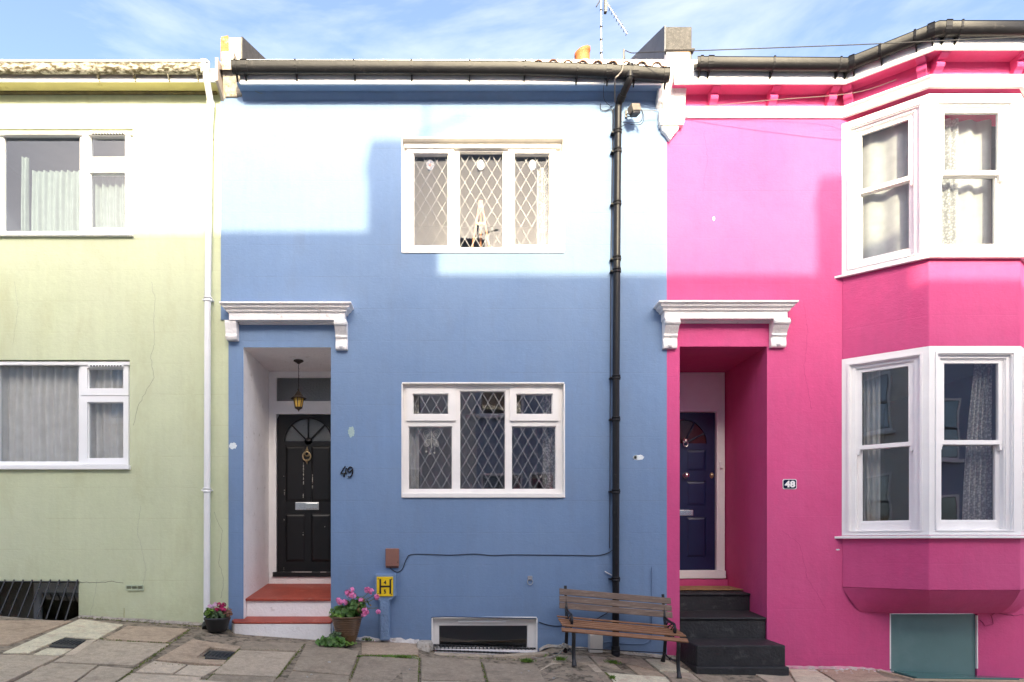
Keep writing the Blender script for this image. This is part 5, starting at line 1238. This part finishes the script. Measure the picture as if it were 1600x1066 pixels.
# junction box under eaves
t = thing('junction_box', 'grey cable junction box tilted under blue eaves by the downpipe', 'junction box', P(991, 182, -.14))
T = Matrix.Translation(P(991, 170.5, -.15)) @ Matrix.Rotation(R(-12), 4, 'Y') @ Matrix.Rotation(R(18), 4, 'Z')
part('case', t, boxg, lambda m: m.box(-.052, .052, -.045, .045, -.040, .035).xf(T), bevel=.006)
part('base', t, iron, lambda m: m.box(-.045, .040, -.04, .04, -.066, -.041).xf(T), bevel=.004)
part('bracket', t, iron, lambda m: (m.tube([P(978, 179, -.01), P(990, 176, -.12)], .006, 5), m.tube([P(978, 183, -.01), P(996, 181, -.14)], .005, 5), m.box(X(976.5), X(979.5), -.02, .01, Z(185), Z(174))))
cabs = [
 ([P(977, 97, -.33), P(976, 80, -.33), P(988, 83, -.33), P(1010, 82, -.42), P(1100, 79, -.62), P(1340, 70, -.84), P(1480, 63.5, -.93), P(1640, 56, -1.05)], .0048, cablem, 'overhead black cable crossing in front of the pink bay gutter'),
 ([P(1004, 173, -.1), P(1040, 172, -.1), P(1075, 168.5, -.12), P(1200, 157, -.2), P(1330, 146, -.32), P(1400, 125, -.6)], .0030, cablew, 'thin cable from junction box across the pink frieze'),
 ([P(1002, 171, -.16), P(1004, 182, -.14), P(1001, 190, -.1), P(992, 192, -.03), P(972, 191, -.04)], .0030, cablem, 'black cable looping below the junction box to the downpipe'),
 ([P(1003, 172, -.16), P(1006, 184, -.14), P(1002, 194, -.09), P(990, 195, -.03), P(980, 193.5, -.03), P(970, 199, -.05)], .0030, cablem, 'longer of the two black cable loops under the junction box'),
 ([P(947, 120, -.25), P(943, 138, -.2), P(944, 155, -.08), P(951, 164, -.02), P(957, 168, -.02)], .0030, cablem, 'thin black cable hanging from gutter to the blue wall'),
 ([P(938, 162, -.012), P(939, 171, -.012), P(945, 173, -.012), P(955, 171, -.012), P(958, 178, -.014)], .0035, cablem, 'short black cable loop on blue wall under the eaves'),
 ([P(974.5, 77, -.34), P(974, 95, -.33), P(972, 110, -.34), P(966, 118, -.33), P(961, 126, -.30), P(961, 160, -.03)], .0085, cablew, 'bundled grey cable tied over the blue house gutter'),
]
for pts, r_, mt, lb in cabs: cable('wall_cable' if 'overhead' not in lb else 'overhead_cable', pts, r_, mt, lb)
# filler patches on walls, cracks
def blob(px, py, rx, ry, mat, parent, y=0, name='filler_patch'):
    n = 22; pts = [(X(px)+rx*D/F*math.cos(2*math.pi*k/n)*(1+.18*math.sin(3*k*.9)+random.uniform(-.08, .08)), Z(py)+ry*D/F*math.sin(2*math.pi*k/n)*(1+.15*math.cos(2*k*.8)+random.uniform(-.08, .08))) for k in range(n)]
    m = MB(); m.prism(pts, y-.0035, y+.002); return m.build(name, mat, parent)
blob(364, 697, 6, 5, fill_w, hb); blob(549, 675, 5, 8.5, fill_g, hb); blob(998, 715, 8, 4, fill_w, hb); blob(992, 715, 3, 3, fill_w, hb); blob(1010, 197, 4, 5, fill_g, hb); blob(1115, 342, 2, 3, whitem, hp); blob(1309, 859, 3, 1.2, fill_w, hp)
def crack(pts, parent, y, mat=crackm, w_=.0022):
    m = MB(); q = []
    for (a, b), (c, d) in zip(pts, pts[1:]):
        n = max(2, int(math.hypot(c-a, d-b)/5))
        for k in range(n): t_ = k/n; q.append(P(a+(c-a)*t_+random.uniform(-1.1, 1.1), b+(d-b)*t_+random.uniform(-1, 1), y))
    q.append(P(*pts[-1], y)); m.tube(q, w_, 4, sm=False); return m.build('crack', mat, parent)
crack([(240, 540), (236, 560), (240, 590), (228, 612), (214, 640), (208, 665)], hg, GY, w_=.0016); crack([(236, 440), (243, 470), (240, 500), (242, 540)], hg, GY, w_=.0013)
crack([(124, 910), (150, 911), (175, 909), (193, 911)], hg, GY, w_=.0028); crack([(335, 800), (347, 830), (342, 880), (350, 905), (345, 935)], hg, GY, w_=.0013)
crack([(140, 968), (148, 930), (152, 905)], hg, GY, w_=.001); crack([(193, 965), (194, 950)], hg, GY, w_=.003, mat=M('rust_stain_crack', (.3, .26, .1), .9)); crack([(20, 540), (28, 480), (22, 440)], hg, GY, w_=.001)
crack([(222, 925), (228, 890), (215, 830), (220, 790)], hg, GY, w_=.0009)
crack([(895, 400), (896, 430), (893, 520), (900, 600), (896, 640)], hb, 0, mat=M('blue_crack', (.15, .25, .42), .9), w_=.0012)
crack([(820, 545), (860, 552), (905, 541), (928, 552)], hb, 0, mat=M('blue_crack', (0, 0, 0)), w_=.0011); crack([(378, 137), (392, 139), (400, 143), (410, 146)], hb, -.06, mat=crackm, w_=.003)
crack([(1548, 962), (1556, 958), (1575, 962), (1600, 961)], hp, -.004, mat=M('pink_cable', (.35, .03, .12), .6), w_=.004); crack([(1530, 968), (1540, 978), (1551, 976), (1549, 962)], hp, -.004, mat=M('pink_cable', (0, 0, 0)), w_=.003)
crack([(875, 820), (900, 818), (930, 822)], hb, 0, mat=M('blue_crack', (0, 0, 0)), w_=.0009)
pinkc = M('pink_crack', (.38, .03, .15), .9)
crack([(1255, 470), (1262, 520), (1256, 575), (1268, 640)], hp, 0, mat=pinkc, w_=.0011); crack([(1222, 830), (1250, 850), (1262, 905), (1290, 950)], hp, 0, mat=pinkc, w_=.0011)
crack([(1100, 205), (1106, 250), (1098, 300)], hp, 0, mat=pinkc, w_=.0009); crack([(560, 500), (592, 505), (640, 498), (700, 503)], hb, 0, mat=M('blue_crack', (0, 0, 0)), w_=.0009)
crack([(700, 930), (735, 925), (760, 932), (800, 928)], hb, 0, mat=M('blue_crack', (0, 0, 0)), w_=.0009); crack([(560, 815), (585, 812), (600, 816)], hb, 0, mat=M('blue_crack', (0, 0, 0)), w_=.0009)
# scraped paint on pavement at the pink wall
m = MB()
for i in range(46):
    px = random.choice((random.gauss(1335, 22), random.uniform(1240, 1420))); py = random.gauss(1048, 3.2)
    x, y = G(px, py); s = random.uniform(.004, .022); n = 6
    m.prism_z([(x+s*math.cos(2*math.pi*k/n)*random.uniform(.6, 1.5), y+s*.5*math.sin(2*math.pi*k/n)*random.uniform(.6, 1.3)) for k in range(n)], gz(x, y)-.002, gz(x, y)+.0045)
m.build('paint_splash', M('dried_white_paint', (.72, .70, .68), .7, .1, 30), pavement, kind='stuff')
# cement skirting along wall bases
def skirting(pa, pb, mat, parent, h_=.02, y0=0):
    m = MB(); n = max(2, int((pb-pa)/7)); vs_ = []
    for i in range(n+1):
        x = X(pa+(pb-pa)*i/n); z = zw(x); jh = random.uniform(.4, 1.3)*h_; jd = random.uniform(.6, 1.2)
        vs_ += [(x, y0-.001, z+jh), (x, y0-.022*jd, z+jh*.6), (x, y0-.05*jd, z-.014)]
    m.add(vs_, [(i*3+k, i*3+k+1, i*3+k+4, i*3+k+3) for i in range(n) for k in range(2)]); m.build('cement_fillet', mat, parent)
sk = M('crumbly_cement', (.42, .37, .31), .95, .25, 12, 1, 60, col2=(.14, .12, .08), c2=(.5, .66), c2s=18)
skirting(124, 357, sk, pavement, .012, GY); skirting(528, 655, M('chalky_cement', (.62, .58, .54), .9, .15, 12, .8, 50, col2=(.3, .24, .2), c2=(.5, .7), c2s=14), pavement, .03); skirting(842, 1061, sk, pavement, .016); skirting(1228, 1390, M('pink_splashed_cement', (.60, .30, .36), .9, .2, 12, .6, 50, col2=(.5, .45, .4), c2=(.45, .6), c2s=14), pavement, .012)

# ------------------------------------------------------------------ bench
BY0, BY1 = -.73, -.27
tb = thing('park_bench', 'wooden slatted bench with black cast iron ends on the sloping pavement', 'bench', (1.68, -.5, gz(1.68, -.5)))
sl = -.088
xL, xR = 1.165, 2.215
def bz(x, z): return Z(984, BY0)+sl*(x-1.14)+z       # height above the seat front line
def slat(y, z, w_, th, tilt, mat, x0, x1, name='slat'):
    c, s_ = math.cos(tilt), math.sin(tilt); q = []
    for a, b in ((-w_/2, -th/2), (w_/2, -th/2), (w_/2, th/2), (-w_/2, th/2)): q.append((y+a*c-b*s_, z+a*s_+b*c))
    vs_ = [(x0, p[0], bz(x0, p[1])) for p in q]+[(x1, p[0], bz(x1, p[1])) for p in q]
    m = MB(); m.add(vs_, [(0, 1, 2, 3), (7, 6, 5, 4)]+[(i, i+4, (i+1) % 4+4, (i+1) % 4) for i in range(4)]); return m.build(name, mat, tb, bevel=.004)
for i, (y, z, tl_) in enumerate(((-.715, .005, .45), (-.645, .018, .05), (-.565, .016, .0), (-.485, .012, -.04), (-.405, .010, -.06), (-.335, .018, -.1))):
    slat(y, z+.013*i-(.012 if i == 0 else 0), .054, .015, tl_+.12, wood_s, xL-.075+(.0 if i else -.015), xR+.09)
bkz = lambda py, Y: Z(py, Y)-bz(X(876, Y), 0)
for i, py in enumerate((924.3, 935.4, 945.8)):
    Yb = -.235-.02*(2-i)*-1*0-.012*i; z_ = Z(py, Yb)-Z(984, BY0)-sl*(X(875, Yb)-1.14)
    slat(Yb+.0, z_, .064, .020, R(80), wood_b, X(874, Yb), X(1048+i*1.2, Yb))
for x in (xL+.03, xR):
    T0 = lambda y, z: (x, y, bz(x, z))
    zg_f = gz(x, -.73)-bz(x, 0); zg_b = gz(x, -.22)-bz(x, 0)
    e = part('bench_end', tb, iron, lambda m: (
        m.tube(smooth([T0(-.215, .40), T0(-.25, .22), T0(-.31, .03), T0(-.32, -.03)]), .016, 8),
        m.tube(smooth([T0(-.32, -.01), T0(-.45, -.015), T0(-.60, -.012), T0(-.70, -.02)]), .016, 8)))
    part('leg', tb, iron, lambda m: m.tube(smooth([T0(-.69, -.01), T0(-.715, -.06), T0(-.69, -.18), T0(-.70, zg_f+.09), T0(-.735, zg_f+.003)]), 019.0/1000, 8))
    part('foot', tb, iron, lambda m: m.tube([T0(-.715, zg_f+.06), T0(-.738, zg_f+.004)], .019, 8, r2=.027))
    part('leg', tb, iron, lambda m: m.tube(smooth([T0(-.32, -.02), T0(-.29, -.10), T0(-.27, -.2), T0(-.215, zg_b+.004)]), .018, 8))
    part('foot', tb, iron, lambda m: m.tube([T0(-.235, zg_b+.05), T0(-.21, zg_b+.004)], .019, 8, r2=.027))
    # arm rest with scrolls and lattice
    part('armrest', tb, iron, lambda m: m.tube(smooth([T0(-.262, .17), T0(-.36, .145), T0(-.50, .135), T0(-.58, .13), T0(-.615, .09), T0(-.60, .035)]), .014, 8))
    part('scroll', tb, iron, lambda m: m.tube([T0(-.585+.032*math.cos(a)*(1-a/12), .06+.032*math.sin(a)*(1-a/12)) for a in [i*.5 for i in range(18)]], .009, 6))
    def f(m):
        m.tube(smooth([T0(-.30, .06), T0(-.36, .12), T0(-.42, .13)]), .007, 6); m.tube(smooth([T0(-.30, .13), T0(-.37, .07), T0(-.44, .0)]), .007, 6)
        m.tube(smooth([T0(-.37, .07), T0(-.43, .10), T0(-.50, .12)]), .007, 6); m.tube(smooth([T0(-.44, .0), T0(-.48, .06), T0(-.54, .10)]), .007, 6); m.tube(smooth([T0(-.48, .06), T0(-.53, .03), T0(-.57, .0)]), .007, 6)
        m.tube([T0(-.40+.022*math.cos(a), .045+.022*math.sin(a)) for a in [i*.45 for i in range(15)]], .006, 5)
    part('lattice', tb, iron, f)
    part('leg_brace', tb, iron, lambda m: m.tube(smooth([T0(-.255, -.21), T0(-.35, -.225), T0(-.46, -.235), T0(-.60, -.235), T0(-.695, -.22)]), .009, 6))
    part('brace_collar', tb, iron, lambda m: m.lathe(T0(-.46, -.235), [(0, -.018), (.016, -.01), (.018, 0), (.016, .01), (0, .018)], 8))
part('tie_rod', tb, iron, lambda m: m.tube([(xL+.03, -.46, bz(xL+.03, -.215)), (xR, -.30, bz(xR, -.20))], .005, 6))
def f(m):
    c = (X(880, -.3), -.42, Z(1008, -.3))
    for k in range(4):
        ph = k*.7; m.tube([(c[0]+.03*math.cos(a+ph), c[1]+.05*math.sin(a+ph), c[2]+.006*k+.012*math.sin(2*a+ph)) for a in [i*.45 for i in range(15)]], .0055, 6)
    m.tube(smooth([(c[0], c[1], c[2]), (c[0]-.05, c[1]-.02, c[2]-.06), (c[0]-.13, c[1]+.04, c[2]-.115), (c[0]-.25, c[1]+.10, gz(c[0]-.25, c[1]+.1)+.012), (c[0]-.33, c[1]+.16, gz(c[0]-.33, c[1]+.16)+.012)]), .005, 6)
    for k in range(30): 
        a = random.uniform(0, 6.28); r = random.uniform(.01, .06); x, y = c[0]-.27+r*1.5*math.cos(a), -.20+r*.8*math.sin(a); z = gz(x, y)
        m.tube([(x, y, z+random.uniform(.003, .02)), (x+random.uniform(-.05, .05), y+random.uniform(-.02, .02), z+random.uniform(.003, .03))], .003, 4)
t = MB(); f(t); t = t.build('rope', M('frayed_grey_rope', (.42, .39, .34), .9, .2, 40)); tag(t, 'frayed grey rope tied round bench leg and trailing on the pavement', 'rope')

# ------------------------------------------------------------------ plants
def leaf(m, c, n, s, fold=.3, lobes=False):
    n = n.normalized(); a = n.orthogonal().normalized(); a.rotate(Matrix.Rotation(random.uniform(0, 6.28), 3, n)); b = n.cross(a)
    k = 7 if lobes else 6; pts = [c-n*s*fold*.5]
    for i in range(k):
        an = 2*math.pi*i/k; rr = s*(1 if not lobes else random.uniform(.8, 1.15)); pts.append(c+a*math.cos(an)*rr+b*math.sin(an)*rr*(.9 if lobes else .5)+n*s*random.uniform(-.12, .2))
    m.add(pts, [(0, i+1, (i+1) % k+1) for i in range(k)], False)
def foliage(name, parent, mat, c, rad, n, s, lobes=True, up=.5, hollow=.5, seed=1):
    random.seed(seed); m = MB()
    for _ in range(n):
        d = Vector((random.gauss(0, 1), random.gauss(0, 1), random.gauss(0, 1))).normalized(); r = random.uniform(hollow, 1)
        p = Vector(c)+Vector((d.x*rad[0], d.y*rad[1], d.z*rad[2]))*r
        nn = (d+Vector((random.uniform(-.6, .6), random.uniform(-.9, .3), up+random.uniform(-.4, .4))))
        leaf(m, p, nn, s*random.uniform(.55, 1.25), lobes=lobes)
    return m.build(name, mat, parent)
def flower(name, parent, mat, c, r, n, s, seed=0):
    random.seed(seed); m = MB()
    for _ in range(n):
        d = Vector((random.gauss(0, 1), random.gauss(-.3, 1), random.gauss(.3, 1))).normalized(); p = Vector(c)+d*r*random.uniform(.7, 1.25)
        a = d.orthogonal().normalized(); b = d.cross(a)
        for k in range(5):
            an = 2*math.pi*k/5+random.uniform(-.2, .2); u = a*math.cos(an)+b*math.sin(an); v = d.cross(u)
            m.add([p, p+u*s*.6+v*s*.42+d*s*.15, p+u*s+d*s*random.uniform(.0, .35), p+u*s*.6-v*s*.42+d*s*.15], [(0, 1, 2, 3)])
    return m.build(name, mat, parent)
# black pot with cyclamen
xc, yc = X(340, -.2), -.21; zc = gz(xc, yc)
t = thing('potted_plant', 'black pot of magenta and pale pink cyclamen beside white downpipe', 'potted plant', (xc, yc, zc))
part('pot', t, potb, lambda m: m.lathe((xc, yc, zc), [(0, .002), (.085, .002), (.10, .02), (.128, .12), (.136, .135), (.134, .15), (.122, .15), (.118, .13), (0, .128)], 24))
part('soil', t, soil, lambda m: m.lathe((xc, yc, zc+.136), [(0, .006), (.12, 0)], 14))
foliage('foliage', t, leafd, (xc, yc, zc+.19), (.14, .12, .055), 190, .024, seed=3)
foliage('foliage', t, leafy, (xc-.055, yc-.06, zc+.21), (.06, .05, .055), 90, .02, seed=4)
for i, (dx, dz, mt) in enumerate(((.045, .26, petal_m), (.075, .28, petal_m), (.055, .22, petal_m), (.09, .235, petal_m), (.02, .235, petal_m), (.07, .25, petal_m), (-.02, .27, petal_l), (-.06, .265, petal_l), (.0, .285, petal_l), (-.035, .255, petal_l), (.105, .20, petal_m), (.03, .285, petal_m))):
    flower('flower_head', t, mt, (xc+dx, yc-.04+random.uniform(-.03, .04), zc+dz), .018, 9, .018, seed=20+i)
foliage('foliage', t, M('reddish_leaf', (.22, .10, .06), .6, .3, 30), (xc+.11, yc-.02, zc+.20), (.05, .05, .06), 60, .016, seed=5)
# brown ribbed pot with geranium
xc, yc = X(542, -.26), -.26; zc = gz(xc, yc)
t = thing('potted_plant', 'brown ribbed pot of pink geraniums at the right of the red steps', 'potted plant', (xc, yc, zc))
def f(m):
    pf = [(0, .002), (.085, .002), (.09, .01)]
    for i in range(13):
        h_ = .02+i*.019; r0 = .088+.066*((i*.019)/.25)**.8; pf += [(r0, h_), (r0+.0045, h_+.006), (r0+.004, h_+.012), (r0, h_+.017)] if i > 3 else [(r0, h_)]
    pf += [(.158, .272), (.168, .278), (.168, .292), (.152, .292), (.146, .265), (0, .262)]
    m.lathe((xc, yc, zc), pf, 32)
part('pot', t, potbr, f)
part('soil', t, soil, lambda m: m.lathe((xc, yc, zc+.268), [(0, .006), (.147, 0)], 14))
foliage('foliage', t, leafm, (xc-.02, yc, zc+.335), (.16, .14, .075), 240, .030, seed=7, hollow=.2)
foliage('foliage', t, leafm, (xc+.10, yc-.02, zc+.40), (.13, .10, .11), 150, .026, seed=8, hollow=.2)
foliage('foliage', t, leafy, (xc-.09, yc-.07, zc+.31), (.10, .08, .05), 150, .018, lobes=False, seed=9, hollow=.2)
foliage('foliage', t, M('withered_geranium_leaf', (.20, .13, .05), .7, .4, 30), (xc+.17, yc-.03, zc+.40), (.09, .07, .10), 60, .015, seed=10)
def gp_(px, py, Y=-.34): return P(px, py, Y)
fl = [(543, 926), (549, 922), (546, 931), (552, 931), (529, 938), (531, 941), (539, 941), (574, 922), (580, 924), (589, 933), (564, 938), (569, 954), (568, 960), (591, 956), (572, 957)]
for i, (px, py) in enumerate(fl): flower('flower_head', t, petal_p, gp_(px, py), .020 if i not in (13, 10) else .012, 10, .022, seed=50+i)
random.seed(11)
for i, (px, py) in enumerate(((546, 930), (576, 926), (588, 934), (531, 942), (570, 957), (572, 935), (591, 950), (585, 930))):
    a = Vector(gp_(px, py)); b = Vector((xc+random.uniform(-.05, .08), yc, zc+.30)); part('stem', t, stemm, lambda m: m.tube(smooth([b, b.lerp(a, .5)+Vector((0, 0, .03)), a]), .0035, 5))
# weed on the pavement
xc, yc = G(521, 1010); yc -= .0; zc = gz(xc, yc)
t = thing('weed_plant', 'bushy green weed growing from paving by the brown pot', 'plant', (xc, yc, zc))
foliage('foliage', t, leafm, (xc-.02, yc, zc+.05), (.15, .10, .055), 210, .028, seed=12, hollow=.1)
foliage('foliage', t, leafd, (xc+.03, yc+.03, zc+.11), (.08, .06, .05), 90, .024, seed=13, hollow=.1)
foliage('foliage', t, leafy, (xc+.15, yc+.02, zc+.03), (.09, .06, .025), 110, .014, lobes=False, seed=14, hollow=.1)
random.seed(5)
part('stem', t, stemm, lambda m: [m.tube([(xc, yc, zc), (xc+random.uniform(-.12, .14), yc+random.uniform(-.08, .08), zc+random.uniform(.04, .12))], .003, 4) for _ in range(12)])
# dead leaf tuft by hydrant post
random.seed(21)
def tuft(px, py, n, s, h_, mat, sx=1.0):
    m = MB(); x0, y0 = G(px, py)
    for _ in range(n):
        x = x0+random.gauss(0, s)*sx; y = y0+random.gauss(0, s*.45); z = gz(x, y)-.004; a = random.uniform(0, 6.28); hh = h_*random.uniform(.4, 1.2); l_ = hh*random.uniform(.3, 1.1)
        dx, dy = math.cos(a), math.sin(a); wv = .0035
        m.add([(x-dy*wv, y+dx*wv, z), (x+dy*wv, y-dx*wv, z), (x+dx*l_*.6+dy*wv, y+dy*l_*.6-dx*wv, z+hh*.75), (x+dx*l_, y+dy*l_, z+hh), (x+dx*l_*.6-dy*wv, y+dy*l_*.6+dx*wv, z+hh*.75)], [(0, 1, 2, 3, 4)])
    return m
m = MB()
for (px, py, n, s, h_, sx) in ((574, 1000, 60, .03, .03, 1), (628, 1026.5, 260, .035, .018, 2.0), (592, 1025, 120, .03, .012, 2.2), (562, 1026, 60, .012, .014, 1), (823, 1034, 130, .022, .035, 1.4), (876, 1031, 90, .020, .035, 1.3), (958, 1036, 110, .028, .03, 1.4), (956, 1060, 60, .015, .03, 1), (655, 1050, 50, .008, .012, .6), (757, 1058, 40, .008, .012, .6), (850, 1026, 40, .02, .015, 1)):
    q = tuft(px, py, n, s, h_, leafy, sx); m.add(q.v, q.f)
m.build('grass_tuft', leafy, kind='stuff')
# moss along the joints
m = MB(); random.seed(31)
def moss_line(a, b, n, wd=.008):
    A, B = G(*a), G(*b)
    for _ in range(n):
        u = random.random(); x = A[0]+(B[0]-A[0])*u+random.gauss(0, wd); y = A[1]+(B[1]-A[1])*u+random.gauss(0, wd*.7); s = random.uniform(.003, .009); z = gz(x, y)
        m.add([(x-s, y-s*.8, z-.006), (x+s, y-s*.8, z-.006), (x+s, y+s*.8, z-.006), (x-s, y+s*.8, z-.006), (x, y, z+s*.7)], [(0, 1, 4), (1, 2, 4), (2, 3, 4), (3, 0, 4)])
for a, b, n, wd in (((297, 983), (179, 1066), 240, .012), ((374, 1014), (322, 1064), 200, .007), ((476, 1006), (432, 1060), 200, .006), ((155, 997), (190, 1000), 50, .006), ((560, 1028), (545, 1066), 90, .004), ((655, 1028), (653, 1066), 120, .004), ((752, 1034), (762, 1066), 80, .004), ((847, 1038), (862, 1062), 60, .004), ((562, 1024), (655, 1026), 260, .010), ((125, 964), (350, 986), 160, .010), ((373, 1014), (474, 1017), 60, .004), ((700, 1025), (840, 1033), 60, .006), ((945, 1050), (965, 1066), 70, .006), ((160, 1000), (265, 1004), 60, .004), ((1030, 1038), (1060, 1052), 50, .006), ((240, 1037), (330, 1040), 50, .004)):
    moss_line(a, b, int(n*.6), wd*.6)
m.build('moss', mossy, kind='stuff')
# grit, leaf litter and droppings on the paving
m = MB(); random.seed(77)
for _ in range(420):
    px, py = random.uniform(0, 1600), random.uniform(985, 1070); x, y = G(px, py); s = random.uniform(.0015, .005)
    if y > -.05 or 2.4 < x < 3.45 and y > -.55: continue
    z = gz(x, y); m.add([(x-s, y, z), (x, y-s, z), (x+s, y, z), (x, y+s, z), (x, y, z+s)], [(0, 1, 4), (1, 2, 4), (2, 3, 4), (3, 0, 4)])
m.build('grit', M('pale_grit', (.40, .37, .32), .9, .3, 20), kind='stuff')
random.seed(78); m = MB()
for (px, py, s) in ((514, 1035, .012), (486, 1054, .008), (480, 1058, .006), (826, 1049, .010), (815, 1052, .006), (866, 1060, .012), (700, 1040, .006), (640, 1046, .005)):
    x, y = G(px, py); m.prism_z([(x+s*math.cos(k)*random.uniform(.5, 1.6), y+s*.7*math.sin(k)*random.uniform(.5, 1.5)) for k in [i*6.283/9 for i in range(9)]], gz(x, y)-.002, gz(x, y)+.004)
m.build('bird_dropping', M('chalky_white', (.6, .6, .58), .8), pavement, kind='stuff')

# ------------------------------------------------------------------ houses across the street (seen mirrored in the windows; they throw the shadow)
slb = M('slate_blue_render', (.30, .36, .46), .8, .06, 2, .3, 30); gry = M('grey_render', (.62, .61, .58), .8, .06, 2, .3, 30); crm = M('cream_render', (.62, .58, .48), .8, .06, 2, .3, 30)
HD = math.hypot(1, SUN_T)*SUN_E
def cast(xw, zrel, Y): return (xw+SUN_T*-Y, E+zrel+HD*-Y)
def opp(xw0, xw1, zrel, mat, label, wins, bay=None):
    x0, z1_ = cast(xw0, zrel, -9.0); x1, _ = cast(xw1, zrel, -9.0)
    t = thing('facing_house', label, 'house', ((x0+x1)/2, -9.3, zw((x0+x1)/2)))
    part('wall', t, mat, lambda m: m.box(x0, x1, -9.0, -13.5, -2.2, z1_))
    part('parapet_coping', t, white, lambda m: m.box(x0, x1-.002, -9.06, -9.0+.001, z1_-.16, z1_-.04))
    for (a, b, c, d) in wins:
        fr = MB().box(a, b, -9.0+.001, -8.96, c, d).build('window', white, t)
        MB().box(a+.07, b-.07, -8.955, -8.95, c+.07, (c+d)/2-.03).build('pane', glass_low, fr); MB().box(a+.07, b-.07, -8.955, -8.95, (c+d)/2+.03, d-.07).build('pane', glass_low, fr)
        MB().box(a+.05, b-.05, -8.9585, -8.957, c+.05, d-.05).build('dark_backing', roomd, fr)  # dark sheet behind the panes, standing in for the dark room
        MB().box(a-.08, b+.08, -9.0, -8.86, c-.07, c).build('sill', white, fr)
    return t
ga = zw(0)-.2
opp(-14, -.30, (850-362)/145, gry, 'grey rendered house across the street, mirrored in the green house windows', [(-1.6-2.2*k, -.7-2.2*k, 1.5+2.7*j, 3.1+2.7*j) for k in range(4) for j in range(2)])
opp(-.295, 4.40, (850-429)/145, slb, 'slate blue rendered house across the street, mirrored in leaded windows', [(.7, 1.7, 1.2, 2.9), (1.9, 2.5, 1.2, 2.9), (3.6, 4.5, 1.2, 2.9), (.7, 1.7, 4.3, 5.8), (3.6, 4.5, 4.3, 5.8)])
opp(4.405, 13, 2.43, slb, 'slate blue house lower down across the street, mirrored in the bay', [(6.0, 7.0, 1.0, 2.6), (7.2, 7.8, 1.0, 2.6), (6.2, 7.1, 3.9, 5.3), (9.3, 10.4, .75, 2.3), (10.7, 11.5, .75, 2.3), (9.3, 10.4, 3.1, 4.5), (10.7, 11.5, 3.1, 4.5), (8.2, 8.9, .2, 2.3)])
def stack(pieces, label, pots, aerial=False):
    Y = -9.6; x0 = cast(pieces[0][0], 0, Y)[0]
    t = thing('chimney_stack', label, 'chimney', (x0, Y, 6))
    for a, b, z in pieces:
        xa_, zt_ = cast(a, z, Y); xb2, _ = cast(b, z, Y)
        part('stack', t, M('stock_brick', (.35, .25, .16), .9, .2, 6, .5, 40), lambda m: (m.box(xa_, xb2, Y, Y-.6, 5.5, zt_), m.box(xa_-.03, xb2+.03, Y+.03, Y-.63, zt_-.12, zt_-.04)))
    for a, z in pots:
        xa_, zt_ = cast(a, z, Y); part('pot', t, terracotta, lambda m: m.lathe((xa_, Y-.3, zt_-.02), [(.12, 0), (.10, .1), (.09, .22), (.11, .25), (.11, .28), (.07, .28)], 12))
    if aerial:
        xa_, zt_ = cast(-.25, 4.38, Y); part('aerial_mast', t, iron, lambda m: (m.tube([(xa_, Y-.2, zt_-.3), (xa_, Y-.2, zt_+.55)], .02, 6), m.tube([(xa_-.1, Y-.2, zt_+.12), (xa_+.45, Y-.2, zt_+.32)], .016, 6)))
stack([(-.84, -.14, 4.36)], 'brick chimney across the street casting its shadow beside the upper leaded window', [], True)
stack([(4.0, 4.30, 3.97), (4.305, 4.66, 3.2)], 'brick chimney across the street casting its shadow by the bay', [])

# ------------------------------------------------------------------ groups of like things
for o in list(C.objects):
    if o.parent or 'category' not in o: continue
    g = {'curtain': 'curtains behind the windows', 'cable': 'cables on the house fronts', 'potted plant': 'potted plants by the red steps', 'drainpipe': 'downpipes on the house fronts',
         'gutter': 'gutters along the eaves', 'access cover': 'utility covers in the pavement', 'house number': 'house numbers on the walls', 'parapet': 'parapets between the roofs', 'chimney': 'chimneys across the street'}.get(o['category'])
    if o.name.startswith('terraced_house'): g = 'terraced houses along the street'
    if o.name.startswith('facing_house'): g = 'houses across the street'
    if g: o['group'] = g
